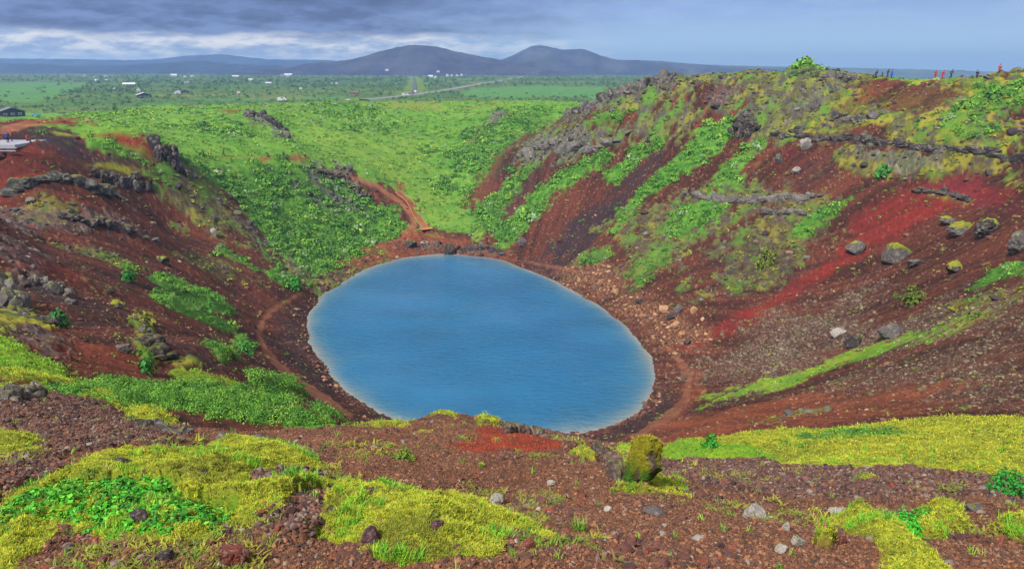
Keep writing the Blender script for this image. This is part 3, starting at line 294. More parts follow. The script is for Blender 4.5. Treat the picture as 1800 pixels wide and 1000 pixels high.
ROCKS = [
('grey boulder on the vivid red scree with a little moss at its foot', 64.4, 129.5, 3.633, 2.351, 0.3, (104, 98, 98)),
('large lichen-crusted boulder with mossy top at the lower edge of the red scree', 67.7, 121.1, 4.609, 3.006, 0.55, (104, 98, 98)),
('low boulder almost wholly covered in yellow moss, upslope of the mossy slab', 74.0, 115.2, 4.154, 2.266, 0.75, (104, 98, 98)),
('dark undercut slab boulder with a moss tuft on top, beside the yellow mossy boulder', 72.8, 106.7, 4.193, 2.446, 0.35, (70, 62, 64)),
('rounded grey boulder cut by the right edge of the photo', 65.8, 89.7, 2.962, 3.11, 0.1, (104, 98, 98)),
('small flat grey boulder downslope of the lichen-crusted one', 67.0, 114.3, 2.466, 1.518, 0, (104, 98, 98)),
('yellow moss-capped block standing alone above the olive bush', 63.5, 98.2, 2.613, 1.633, 0.9, (70, 62, 64)),
("thin mossy stone at the top of the red scree's lower edge", 76.1, 121.8, 3.378, 1.093, 0.5, (104, 98, 98)),
('dark grey boulder at the head of the bright green streak', 46.0, 89.3, 2.458, 1.69, 0, (70, 62, 64)),
('wide grey boulder just above the bright green streak', 48.2, 85.0, 3.643, 1.894, 0.1, (104, 98, 98)),
('pale pinkish boulder left of the two grey ones above the green streak', 48.0, 97.9, 2.18, 1.258, 0, (168, 162, 156)),
('pale boulder lying under the long dark ledge', 66.5, 163.3, 2.841, 2.583, 0, (168, 162, 156)),
('light grey boulder on bare brown soil below the pale one', 62.9, 157.9, 2.018, 1.639, 0, (168, 162, 156)),
('brownish boulder above the light grey one on bare soil', 61.1, 163.9, 2.346, 1.955, 0, (104, 98, 98)),
('tan block with flat faces on the shore rubble, upper of the two big ones', 29.9, 132.5, 2.02, 1.347, 0, (190, 146, 108)),
('tan slab on the shore rubble, lower of the two big ones', 30.5, 125.7, 2.036, 1.179, 0, (190, 146, 108)),
('grey angular block between the tan blocks of the shore rubble', 32.0, 129.8, 1.871, 1.541, 0, (104, 98, 98)),
('dark brown block beside the grey one in the shore rubble', 30.4, 128.9, 1.752, 1.424, 0, (70, 62, 64)),
('tan block uphill of the grey one in the shore rubble', 34.7, 128.5, 1.633, 1.198, 0, (190, 146, 108)),
('dark rock at the foot of the red scree by the shore path', 30.9, 117.0, 1.408, 0.905, 0, (70, 62, 64)),
('dark slab in the rubble nearest the water', 26.6, 141.0, 1.901, 1.069, 0, (70, 62, 64)),
('small tan boulder amid the densest rubble', 22.7, 148.7, 1.749, 1.124, 0, (190, 146, 108)),
("dark rock with a reddish top at the lake's far shore", -17.6, 191.7, 3.484, 2.85, 0, (70, 62, 64)),
('long dark rock lying below the foot of the wooden stairs', -28.7, 195.0, 4.175, 2.088, 0.2, (70, 62, 64)),
('pale flat stone on red soil below the stairs', -25.1, 198.4, 2.286, 0.816, 0, (168, 162, 156)),
("reddish block next to the dark rock at the lake's far shore", -15.5, 193.9, 2.078, 1.439, 0, (120, 66, 56)),
('grey rock half sunk in green growth at the foot of the dark scree', 2.8, 187.0, 3.079, 2.155, 0.2, (104, 98, 98)),
('whitish boulder on the left slope among sparse grass', -65.5, 152.8, 1.505, 1.756, 0, (168, 162, 156)),
('brown boulder below the whitish one on the left slope', -63.6, 144.2, 1.19, 1.071, 0, (120, 66, 56)),
('flat grey slab lying on the orange soil patch', -23.16, 39.47, 1.02, 0.476, 0, (104, 98, 98)),
('dark rock under the dark green bush on the left slope', -27.17, 39.61, 0.677, 0.474, 0, (70, 62, 64)),
("moss-edged low ledge rock on the left slope's dark stripe", -40.8, 69.3, 2.11, 0.762, 0.6, (70, 62, 64)),
('small lichen stone uphill of the moss-edged ledge rock', -35.9, 55.1, 1.024, 0.698, 0.2, (104, 98, 98)),
('mossy stone among cinders in the middle of the left slope', -60.0, 117.8, 2.147, 1.171, 0.4, (70, 62, 64)),
('pale rounded grey stone alone on the brown gravel', -0.13, 5.04, 0.125, 0.102, 0, (168, 162, 156)),
('white lichen-crusted rock with jagged top on the gravel', 1.84, 4.66, 0.182, 0.13, 0, (168, 162, 156)),
('white lichen slab at the head of the mossy tongue', 2.7, 5.04, 0.215, 0.061, 0, (168, 162, 156)),
('whitish stone beside the greenish one on lower gravel', 1.35, 3.02, 0.063, 0.043, 0, (168, 162, 156)),
('greenish lichen stone on the lower gravel', 1.47, 3.1, 0.082, 0.047, 0.35, (168, 162, 156)),
('pale flat stone low on the gravel beneath the jagged white rock', 0.94, 3.07, 0.064, 0.032, 0, (168, 162, 156)),
('narrow pale stone upslope of the greenish lichen stone', 1.57, 3.49, 0.046, 0.059, 0, (168, 162, 156)),
("stone crusted with mint-coloured lichen at the mossy pillar's foot", 1.08, 5.41, 0.119, 0.08, 0, (150, 186, 172)),
('wide lichen-marked rock at the right edge of the moss mat', -1.8, 4.72, 0.226, 0.121, 0.15, (104, 98, 98)),
('dark two-humped stone sitting in the middle of the moss mat', -3.19, 5.12, 0.178, 0.07, 0, (70, 62, 64)),
('light grey stone at the border of moss and bright leaves', -2.54, 4.52, 0.071, 0.054, 0, (168, 162, 156)),
('dark wedge-shaped stone sunk in the moss', -2.31, 4.68, 0.086, 0.056, 0, (70, 62, 64)),
('purple scoria lump half buried in the central moss mat', -0.6, 2.58, 0.088, 0.074, 0, (92, 62, 70)),
('reddish scoria block cut by the bottom edge of the photo', -1.15, 2.48, 0.119, 0.081, 0, (120, 66, 56)),
('small purple stone in the central moss mat', -0.73, 3.25, 0.067, 0.046, 0, (92, 62, 70)),
('dark grey scoria lump at the bottom beside the leafy plants', -1.47, 2.53, 0.087, 0.048, 0, (70, 62, 64)),
('brown scoria lump below the central moss mat', -0.32, 2.6, 0.064, 0.049, 0, (92, 62, 70)),
('lichen-spotted rock on the gravel crest above the moss mat', -3.72, 8.18, 0.309, 0.162, 0, (104, 98, 98)),
('smaller lichen-spotted rock next to its larger neighbour on the gravel crest', -3.28, 8.21, 0.251, 0.118, 0, (104, 98, 98)),
('brown rough rock low on the right gravel', 0.07, 2.62, 0.07, 0.05, 0, (120, 66, 56)),
('lichen-streaked flat rock near the grass tuft on brown gravel', 0.96, 4.13, 0.169, 0.054, 0, (104, 98, 98)),
('white pebble-like stone on brown gravel below the red cinders', 0.36, 5.66, 0.083, 0.047, 0, (168, 162, 156)),
('dark brown rock on the gravel between the moss mats', -1.83, 3.01, 0.091, 0.051, 0, (70, 62, 64)),
('rough grey rock at the right end of the stony band', 3.99, 5.3, 0.157, 0.069, 0.2, (104, 98, 98)),
('brown rock beside the small moss cushion at the bottom right', 1.74, 3.24, 0.11, 0.061, 0, (120, 66, 56)),
]
BUSHES = [
('round olive bush alone on the reddish right slope', 56.7, 95.5, 4.028, 2.9, (98, 118, 44)),
('dark green bush beside a dark rock on the left slope', -28.5, 42.1, 1.219, 1.219, (58, 128, 66)),
('green bush at the left end of the yellow moss band', 7.11, 22.68, 0.572, 0.531, (64, 158, 50)),
('feathery green bush at the right edge above the stony band', 5.69, 7.1, 0.459, 0.301, (50, 150, 52)),
('yellowish olive bush below the grey ledge', 50.5, 136.3, 4.303, 4.529, (120, 134, 56)),
('green bush beneath the dark mossy rock nest', -20.72, 37.14, 0.839, 0.904, (62, 140, 56)),
('dark green bush at the head of the left green strips', -50.5, 89.4, 1.793, 1.345, (60, 134, 54)),
('small green bush under the mossy ledge on the upper right slope', 74.6, 143.2, 2.976, 2.289, (76, 150, 64)),
('bright green leafy clump between the two mossy tongues', 2.48, 3.85, 0.238, 0.144, (62, 186, 44)),
('dry-tipped grass tuft alone on the brown gravel', 0.37, 3.32, 0.106, 0.106, (128, 176, 60)),
('dark round moss cushion alone on the gravel below the crest', -1.08, 6.29, 0.217, 0.114, (110, 140, 44)),
('tiny bright tuft on the gravel below the red cinders', -0.31, 6.32, 0.063, 0.069, (150, 196, 60)),
('green bush on the lower left slope above the shore path', -35.9, 89.0, 2.611, 2.304, (72, 150, 54)),
('green bush at the lower end of the short left strip', -47.8, 148.2, 4.223, 2.733, (70, 160, 50)),
("bright leafy clump on the right edge of the mossy tongue's upper side", 2.98, 4.42, 0.124, 0.074, (90, 170, 50)),
]
LEDGES = [
('jagged dark crag standing above the green path on the left rim', [(-79.0, 159.2), (-77.9, 159.8), (-76.4, 160.9), (-75.1, 162.0)], 3.2, 4, 18, (70, 62, 64)),
('long grey lava band along the left rim above the red soil', [(-83.0, 115.2), (-78.9, 117.1), (-75.9, 119.9), (-73.6, 122.2), (-71.7, 123.2), (-79.0, 144.5)], 1.9, 3, 34, (76, 74, 72)),
('dark overhanging lava bank under the mossy left rim', [(-85.7, 145.9), (-83.0, 148.1), (-79.8, 152.1), (-78.2, 152.6)], 2.4, 3, 16, (70, 62, 64)),
("pale lichened crag at the photo's left edge above yellow moss", [(-38.3, 50.3), (-36.7, 49.0), (-35.3, 48.1)], 2.6, 2.0, 12, (104, 98, 98)),
('low rocky scarp across the left slope', [(-72.2, 112.2), (-68.9, 114.0), (-66.5, 118.8), (-65.1, 120.4)], 1.2, 3, 18, (70, 62, 64)),
('grey stony rib on the left slope above the dark stripe', [(-44.6, 62.0), (-43.5, 62.9), (-41.5, 63.2)], 0.9, 1.6, 16, (104, 98, 98)),
('long rocky crest of the far right ridge', [(18.0, 243.0), (23.5, 232.5), (28.3, 224.9), (32.1, 218.5), (35.1, 214.6), (40.9, 212.2), (45.9, 209.5)], 3.0, 3.5, 44, (104, 98, 98)),
('dark crag in the middle of the right ridge', [(55.9, 183.9), (57.5, 183.6), (58.4, 181.0), (59.8, 178.0)], 2.7, 5, 20, (70, 62, 64)),
('mossy knob at the top of the right ridge', [(69.3, 187.7), (71.1, 186.6), (73.5, 185.8), (75.2, 183.3)], 1.7, 2.6, 14, (84, 104, 62)),
('grey rocks beside the mossy knob on the ridge top', [(76.1, 181.6), (78.5, 181.8), (80.8, 180.8), (82.3, 178.5)], 1.7, 3, 14, (104, 98, 98)),
('long dark ledge crossing the right slope under yellow moss', [(62.9, 173.2), (66.3, 168.7), (71.1, 161.3), (74.6, 155.2), (77.7, 149.2), (81.2, 142.8), (84.0, 136.2), (87.5, 131.4), (90.4, 125.2)], 1.5, 2.0, 52, (70, 62, 64)),
('grey rock ledge above the bushes in the middle of the right slope', [(42.8, 172.5), (45.8, 166.8), (50.5, 160.2), (55.4, 155.9), (60.0, 151.7), (64.5, 148.0)], 1.6, 2.0, 34, (104, 98, 98)),
('short thin ledge under the grey rock ledge', [(54.1, 153.4), (57.2, 149.7), (61.4, 145.3)], 1.1, 1.6, 14, (104, 98, 98)),
('broken grey cliff band at the foot of the far ridge', [(2.9, 240.2), (9.2, 232.8), (16.9, 212.9), (22.9, 207.3), (29.6, 202.9)], 2.6, 3.5, 30, (104, 98, 98)),
("rocks breaking through moss near the ridge's red soil", [(74.7, 168.0), (76.7, 163.7), (79.2, 157.3)], 1.6, 2.5, 14, (104, 98, 98)),
('low stony ledge inside the upper red scree', [(76.9, 134.4), (79.7, 130.4), (81.0, 124.5)], 0.9, 1.8, 14, (70, 62, 64)),
('dark rock outcrop on the green mound beyond the crater', [(-96.7, 264.8), (-91.4, 266.0), (-85.8, 261.9), (-81.7, 260.1)], 2.4, 4, 22, (70, 62, 64)),
('brown rock outcrop amid the green slope left of the stairs', [(-59.8, 212.8), (-54.4, 219.7), (-49.3, 219.4), (-45.0, 218.9)], 1.8, 3.5, 20, (96, 80, 74)),
('dark shore rocks at the far end of the lake', [(-13.5, 192.8), (-9.5, 192.6), (-4.7, 189.6), (-2.3, 187.4)], 1.3, 2, 14, (70, 62, 64)),
('dark mossy rock nest beside the orange soil patch', [(-23.3, 42.4), (-22.2, 41.5), (-21.3, 40.4)], 1.1, 1.6, 12, (70, 62, 64)),
('lichened rock lip of the gravel mound against the lake', [(-0.08, 9.49), (0.1, 9.74), (0.35, 9.8), (0.5, 9.38)], 0.17, 0.2, 22, (112, 92, 88)),
("grey lichened rocks at the photo's left edge above the stony bank", [(-9.71, 12.27), (-9.45, 12.25), (-9.6, 12.9), (-9.32, 12.76)], 0.34, 0.45, 20, (120, 114, 110)),
('row of grey rocks along the mossy bank at left', [(-5.72, 9.75), (-5.65, 10.19), (-4.98, 9.42), (-5.0, 9.76)], 0.17, 0.2, 14, (104, 98, 98)),
('heap of dark stones behind the mossy pillar', [(1.1, 8.36), (1.2, 7.77), (1.1, 6.35), (0.95, 5.73)], 0.14, 0.2, 22, (104, 84, 80)),
]
PILLAR = (1.13, 5.39, 0.287, 0.456)
MAST = (-298, 2300)
PEOPLE = [
('hiker in dark clothes standing alone on the rocky crest', 36.9, 215.8, 'stand', (34, 36, 44), (70, 74, 82), 200, ''),
('hiker in black with a rucksack beside the rocky crest', 44.9, 210.6, 'stand', (34, 36, 44), (34, 36, 44), 120, 'rucksack'),
('hiker in navy leaning into the wind on the far right rim', 86.9, 177.0, 'lean', (30, 44, 84), (34, 36, 44), 90, ''),
('hiker in dark navy next to the one in the blue poncho', 88.7, 175.1, 'lean', (30, 44, 84), (30, 44, 84), 90, ''),
('person in a bright blue poncho on the right rim', 88.9, 173.5, 'stand', (28, 92, 190), (34, 36, 44), 90, 'poncho'),
('hiker in a red jacket raising both hands to the face', 92.4, 161.7, 'camera', (196, 36, 48), (196, 36, 48), 240, ''),
('hiker in a long red coat stepping along the right rim', 92.7, 159.6, 'lean', (196, 36, 48), (196, 36, 48), 90, ''),
('hiker in a teal jacket stepping along the right rim', 93.3, 157.5, 'lean', (20, 92, 104), (34, 36, 44), 90, ''),
('hiker in dark blue half hidden behind the grassy rim', 95.7, 152.5, 'stand', (30, 44, 84), (30, 44, 84), 180, ''),
('hiker in a pink-red jacket highest on the grassy rim', 98.8, 150.5, 'stand', (200, 54, 70), (120, 70, 70), 200, ''),
('visitor in a blue rain jacket on the grey platform', -87.3, 125.0, 'stand', (28, 92, 190), (30, 44, 84), 120, ''),
('visitor in an orange jacket on the grey platform', -88.0, 127.0, 'stand', (232, 84, 34), (70, 74, 82), 60, ''),
("visitor in a red jacket sitting at the platform's end", -83.9, 125.0, 'sit', (216, 36, 52), (34, 36, 44), 90, ''),
('walker in dark clothes just behind the one in yellow on the green path', -81.7, 190.1, 'walk', (34, 70, 80), (34, 36, 44), 90, ''),
('walker in a yellow jacket on the green path', -81.0, 192.6, 'walk', (226, 204, 40), (226, 204, 40), 90, ''),
('walker in black leaning on the green path', -79.1, 196.8, 'lean', (34, 36, 44), (34, 36, 44), 90, ''),
('walker in black bending over the orange soil pad', -70.5, 207.5, 'bend', (34, 36, 44), (34, 36, 44), 270, ''),
('walker in dark green standing at the edge of the larger orange pad', -67.0, 210.6, 'stand', (36, 66, 56), (34, 36, 44), 180, ''),
('walker in a pale top and black trousers behind the orange pad', -62.4, 216.0, 'walk', (214, 200, 120), (34, 36, 44), 90, ''),
('walker in black on the shore path beside the green bush', -46.3, 149.5, 'walk', (34, 36, 44), (34, 36, 44), 200, ''),
('walker in dark clothes behind the first one on the shore path', -47.0, 159.4, 'walk', (60, 44, 44), (34, 36, 44), 200, ''),
]
POSTS = [
('short dark post in the grass left of its twin by the trail bend', -43.6, 227.8, 1.3),
('short dark post in the grass nearer the red trail bend', -41.1, 230.0, 1.3),
('low grey-green marker post between hikers on the right rim', 88.0, 176.1, 1.1),
]
HOUSES = [
('dark blue gabled house with white windows nearest the crater', -265.9, 387.2, 12.1, 4.5, (52, 62, 92), (120, 124, 130), 'gable'),
('grey house cut by the left edge beside the dark blue one', -280.0, 396.2, 7.4, 3.7, (92, 98, 118), (150, 156, 168), 'gable'),
('dark house with white-edged double gable in the scrub', -294.4, 587.8, 10.9, 4.1, (52, 62, 92), (200, 206, 214), 'gable'),
('white tower-like hut behind the double-gabled house', -360.3, 710.2, 3.3, 4.4, (226, 230, 236), (226, 230, 236), 'gable'),
('small pale round-roofed hut left of the white tower hut', -398.8, 741.3, 5.2, 3.4, (150, 156, 164), (196, 206, 214), 'gable'),
("long house with a white roof on the field's far side", -476.9, 920.0, 14.2, 4.3, (110, 92, 84), (226, 230, 236), 'long'),
('pale shed right of a brick-coloured barn by the green field', -689.3, 1255.9, 6.8, 3.9, (226, 230, 236), (226, 230, 236), 'long'),
('white shed at the corner of the green field', -680.3, 1212.1, 6.5, 3.7, (226, 230, 236), (226, 230, 236), 'long'),
('pale barn behind the white shed at the field corner', -862.9, 1535.3, 9.4, 5.9, (150, 156, 164), (190, 200, 214), 'gable'),
('small white house at the foot of the left blue hill', -1065.3, 1850.0, 10.4, 5.2, (226, 230, 236), (226, 230, 236), 'gable'),
('small white house right of its neighbour at the foot of the left blue hill', -1014.1, 1850.0, 8.9, 4.4, (226, 230, 236), (226, 230, 236), 'gable'),
('white house with a dark wing in the open scrub', -309.6, 681.5, 5.8, 3.2, (226, 230, 236), (226, 230, 236), 'gable'),
('dark house touching the white one in the open scrub', -302.7, 681.5, 7.4, 3.2, (52, 62, 92), (70, 80, 104), 'gable'),
('white house at the left of the distant village cluster', -844.2, 1850.0, 14.8, 5.9, (226, 230, 236), (226, 230, 236), 'long'),
('white house in the middle of the distant village cluster', -742.2, 1679.6, 7.7, 5.2, (226, 230, 236), (226, 230, 236), 'gable'),
('pale house at the right of the distant village cluster', -762.0, 1764.7, 10.8, 6.1, (226, 230, 236), (150, 156, 164), 'gable'),
('grey roofed house under the distant village cluster', -481.4, 1094.3, 8.4, 3.4, (150, 156, 164), (150, 156, 164), 'long'),
('wide white roofed hall right of the village cluster', -658.1, 1762.4, 14.9, 5.4, (226, 230, 236), (226, 230, 236), 'long'),
('small white house below the wide white roofed hall', -442.2, 1251.7, 7.7, 3.9, (226, 230, 236), (226, 230, 236), 'long'),
('white roofed house in trees left of the middle hill', -329.2, 997.8, 7.7, 3.1, (150, 156, 164), (226, 230, 236), 'long'),
('house with an orange roof in the scrub', -258.0, 694.9, 3.2, 2.2, (226, 230, 236), (214, 130, 90), 'gable'),
('brightest white hall at the foot of the middle hill', -558.4, 1850.0, 17.8, 6.7, (226, 230, 236), (226, 230, 236), 'long'),
('grey house behind the brightest white hall', -573.6, 1850.0, 16.3, 7.4, (150, 156, 164), (140, 150, 180), 'gable'),
('pale hut beside the woodland left of the road', -237.5, 828.9, 3.2, 2.6, (226, 230, 236), (150, 156, 164), 'gable'),
('slanted grey roof hut right of the pale hut', -239.3, 870.9, 5.4, 2.7, (150, 156, 164), (150, 156, 164), 'gable'),
('white hut first in the row of three by the woodland edge', -257.2, 1026.8, 4.0, 2.8, (226, 230, 236), (226, 230, 236), 'gable'),
('white hut second in the row of three by the woodland edge', -256.9, 1058.3, 3.3, 2.9, (226, 230, 236), (226, 230, 236), 'gable'),
('white hut last in the row of three by the woodland edge', -243.7, 1026.7, 4.0, 2.8, (226, 230, 236), (226, 230, 236), 'gable'),
('brown roofed barn low beside the road junction', -143.0, 667.1, 8.3, 2.6, (128, 98, 92), (140, 104, 96), 'long'),
('white house high on the slope of the round hill', -352.2, 2090.0, 11.7, 5.9, (226, 230, 236), (226, 230, 236), 'gable'),
('white farmhouse right of the side road', -183.7, 1671.4, 10.3, 5.8, (226, 230, 236), (226, 230, 236), 'long'),
('small white annexe beside the white farmhouse', -157.0, 1524.1, 5.9, 5.3, (226, 230, 236), (226, 230, 236), 'gable'),
("white house above the farmhouse at the round hill's foot", -208.1, 2090.0, 10.0, 5.0, (226, 230, 236), (226, 230, 236), 'gable'),
('white house first of four in line below the saddle between the hills', -161.7, 1850.0, 7.4, 6.7, (226, 230, 236), (226, 230, 236), 'gable'),
('white house second of four in line below the saddle between the hills', -150.4, 1850.0, 5.9, 6.7, (226, 230, 236), (226, 230, 236), 'gable'),
('white house third of four in line below the saddle between the hills', -137.6, 1850.0, 5.9, 5.9, (226, 230, 236), (226, 230, 236), 'gable'),
('white house last of four in line below the saddle between the hills', -126.2, 1850.0, 5.9, 7.4, (226, 230, 236), (226, 230, 236), 'gable'),
]
CARS = [
('teal car parked on the grass right of the dark blue house', -252.7, 387.2, (96, 168, 170), 'car', 80),
('white camper van on the green rise beyond the crater', -166.4, 531.9, (226, 230, 232), 'van', 90),
('white van on the main road at the junction', -94.7, 654.1, (228, 232, 236), 'van', 75),
('silver car on the main road left of the junction', -126.7, 567.2, (196, 204, 212), 'car', 90),
('white truck waiting on the side road', -96.5, 738.9, (222, 226, 232), 'van', 5),
('pale car midway along the main road', -47.9, 1090.7, (220, 224, 228), 'car', 60),
('white car at the far end of the main road', 59.1, 2404.4, (236, 238, 240), 'car', 55),
]
ROAD = [(-83.3, 346.2), (-115.3, 571.9), (-100.6, 618.6), (-85.9, 693.9), (-70.3, 828.1), (-47.9, 1090.7), (-11.2, 1459.4), (57.1, 2323.9)]
SIDE_ROAD = [(-93.4, 641.8), (-98.8, 738.9), (-120.9, 916.6), (-158.7, 1205.4), (-221.0, 1671.6), (-312.2, 2351.7)]
STAIR = [(-36.6, 226.1), (-35.2, 224.9), (-33.8, 223.7), (-32.5, 222.2), (-31.6, 220.9), (-30.5, 218.5), (-29.3, 216.0), (-27.8, 213.0), (-26.0, 209.2)]
DECK = (-85.1, 123.9)

# ------------------------------------------------------------------ numeric noise
_pr = np.random.default_rng(5)
PERM = np.concatenate([_pr.permutation(1024)]*2).astype(np.int64)
_ga = _pr.uniform(0, 2*math.pi, 1024); GX, GY = np.cos(_ga).astype(np.float32), np.sin(_ga).astype(np.float32)
def pnoise(x, y, seed=0):
    """gradient noise about -0.7..0.7"""
    x = np.asarray(x, np.float32) + seed*17.31; y = np.asarray(y, np.float32) - seed*9.77
    xi = np.floor(x); yi = np.floor(y); fx = x - xi; fy = y - yi
    xi = xi.astype(np.int64) & 1023; yi = yi.astype(np.int64) & 1023
    u = fx*fx*fx*(fx*(fx*6 - 15) + 10); v = fy*fy*fy*(fy*(fy*6 - 15) + 10)
    x1 = (xi + 1) & 1023; y1 = (yi + 1) & 1023
    def g(a, b, p, q):
        h = PERM[PERM[a] + b]
        return GX[h]*p + GY[h]*q
    a = g(xi, yi, fx, fy); b = g(x1, yi, fx - 1, fy); c = g(xi, y1, fx, fy - 1); d = g(x1, y1, fx - 1, fy - 1)
    return (a + u*(b - a)) + v*((c + u*(d - c)) - (a + u*(b - a)))
def fbm(x, y, scale, octaves=4, seed=0, gain=.55):
    out = 0; amp = 1.0
    for o in range(octaves):
        out = out + amp*pnoise(x/scale, y/scale, seed + o); amp *= gain; scale /= 2.03
    return out
def billow(x, y, scale, octaves=2, seed=0):
    out = 0; amp = 1.0
    for o in range(octaves):
        out = out + amp*(1 - 2.2*np.abs(pnoise(x/scale, y/scale, seed + o))); amp *= .5; scale /= 2.1
    return out
def smooth(v, a, b):
    t = np.clip((v - a)/(b - a), 0, 1); return t*t*(3 - 2*t)

# ------------------------------------------------------------------ terrain shape
CP_ = np.array(POINTS)
def _fit(C):
    X = C[:, :2]; n = len(X)
    d2 = ((X[:, None] - X[None])**2).sum(-1)
    K = .5*d2*np.log(d2 + 1e-9); Pm = np.c_[np.ones(n), X]
    M = np.zeros((n + 3, n + 3)); M[:n, :n] = K; M[:n, n:] = Pm; M[n:, :n] = Pm.T
    return np.linalg.solve(M, np.r_[C[:, 2], 0, 0, 0])
WT_ = _fit(CP_)
def plain_z(x, y):
    r = np.hypot(x, y); t = np.clip((r - 500)/2500, 0, 1)
    return 24 - 3*t - np.minimum(np.clip(x, 0, None)*.010, 32)*np.clip((r - 700)/1500, 0, 1)
def base_z(x, y):
    o = WT_[-3] + WT_[-2]*x + WT_[-1]*y
    for i in range(len(CP_)):
        d2 = (x - CP_[i, 0])**2 + (y - CP_[i, 1])**2
        o = o + WT_[i]*.5*d2*np.log(d2 + 1e-9)
    s = smooth(np.hypot(x + 5, (y - 190)/1.15), 215, 275)
    return o*(1 - s) + plain_z(x, y)*s

def geo(a, b, ratio):
    n = max(2, int(round(math.log(b/a)/math.log(ratio))))
    return list(a*(b/a)**(np.arange(n)/n))
RAD = np.array(geo(.25, 1.9, 1.2) + geo(1.9, 16, 1.0035) + geo(16, 100, 1.0046) + list(np.arange(100, 350, .43)) + geo(350, 6000, 1.012) + [6000.0])
fine = np.radians(np.arange(-40, 40.001, .078))
side = []; a_ = math.radians(40); st = math.radians(.1)
while a_ + st < math.pi - .01:
    a_ += st; side.append(a_); st = min(st*1.06, math.radians(2.5))
side = np.array(side)
AZ = np.concatenate([-side[::-1], fine, side])
NR, NA = len(RAD), len(AZ)
X = (RAD[:, None]*np.sin(AZ)[None]).astype(np.float64); Y = (RAD[:, None]*np.cos(AZ)[None]).astype(np.float64)
ri = np.unique(np.r_[np.arange(0, NR, 4), NR - 1]); ai = np.unique(np.r_[np.arange(0, NA, 5), NA - 1])
Zc = base_z(X[np.ix_(ri, ai)], Y[np.ix_(ri, ai)])
Zr = np.stack([np.interp(AZ, AZ[ai], Zc[k]) for k in range(len(ri))])
fi = np.searchsorted(RAD[ri], RAD, side='right') - 1; fi = np.clip(fi, 0, len(ri) - 2)
ft = ((RAD - RAD[ri][fi])/(RAD[ri][fi + 1] - RAD[ri][fi]))[:, None]
Z = Zr[fi]*(1 - ft) + Zr[fi + 1]*ft
X = X.ravel(); Y = Y.ravel(); Z = Z.ravel(); N = len(X); R = np.hypot(X, Y)
ZB = Z.copy()

# ------------------------------------------------------------------ ground cover: which stuff lies where
CLASSES = ['soil', 'red', 'dark', 'orange', 'grass', 'meadow', 'shrub', 'moss', 'mossy', 'rock', 'mixed', 'path', 'scree',
           'stony', 'gravel', 'redfg', 'leafy', 'grassy', 'heath', 'field', 'rubble', 'purple', 'wood']
CI = {c: i for i, c in enumerate(CLASSES)}
Wt = np.zeros((len(CLASSES), N), np.float32)
CX, CY = -4.0, 150.0
DC = np.hypot(X - CX, (Y - CY)*.85)
PHI = np.arctan2(X - CX, Y - CY)
def lay(c, m):
    global Wt
    Wt *= (1 - m)[None]; Wt[CI[c]] += m
Wt[CI['soil']] = 1
nz_a = fbm(X, Y, 90, 4, 3); nz_b = fbm(X, Y, 14, 4, 21); nz_c = fbm(X, Y, 2.6, 4, 33); nz_d = fbm(X, Y, .5, 3, 47)
lay('grass', smooth(DC, 128, 150).astype(np.float32)*(R > 40))
far = smooth(R, 330, 430).astype(np.float32)
lay('wood', smooth(R, 400, 560).astype(np.float32)*.8)
lay('mixed', far*smooth(nz_a, -.05, .3).astype(np.float32)*.5)
lay('wood', smooth(R, 560, 700).astype(np.float32)*smooth(fbm(X, Y, 220, 4, 61), -.22, .12).astype(np.float32)*.9)
lay('heath', smooth(R, 500, 700).astype(np.float32)*smooth(fbm(X, Y*2.5, 300, 4, 63), .1, .4).astype(np.float32)*.5)
lay('gravel', (1 - smooth(R + nz_c*2, 13, 17)).astype(np.float32))
LIFT = np.zeros(N, np.float32)
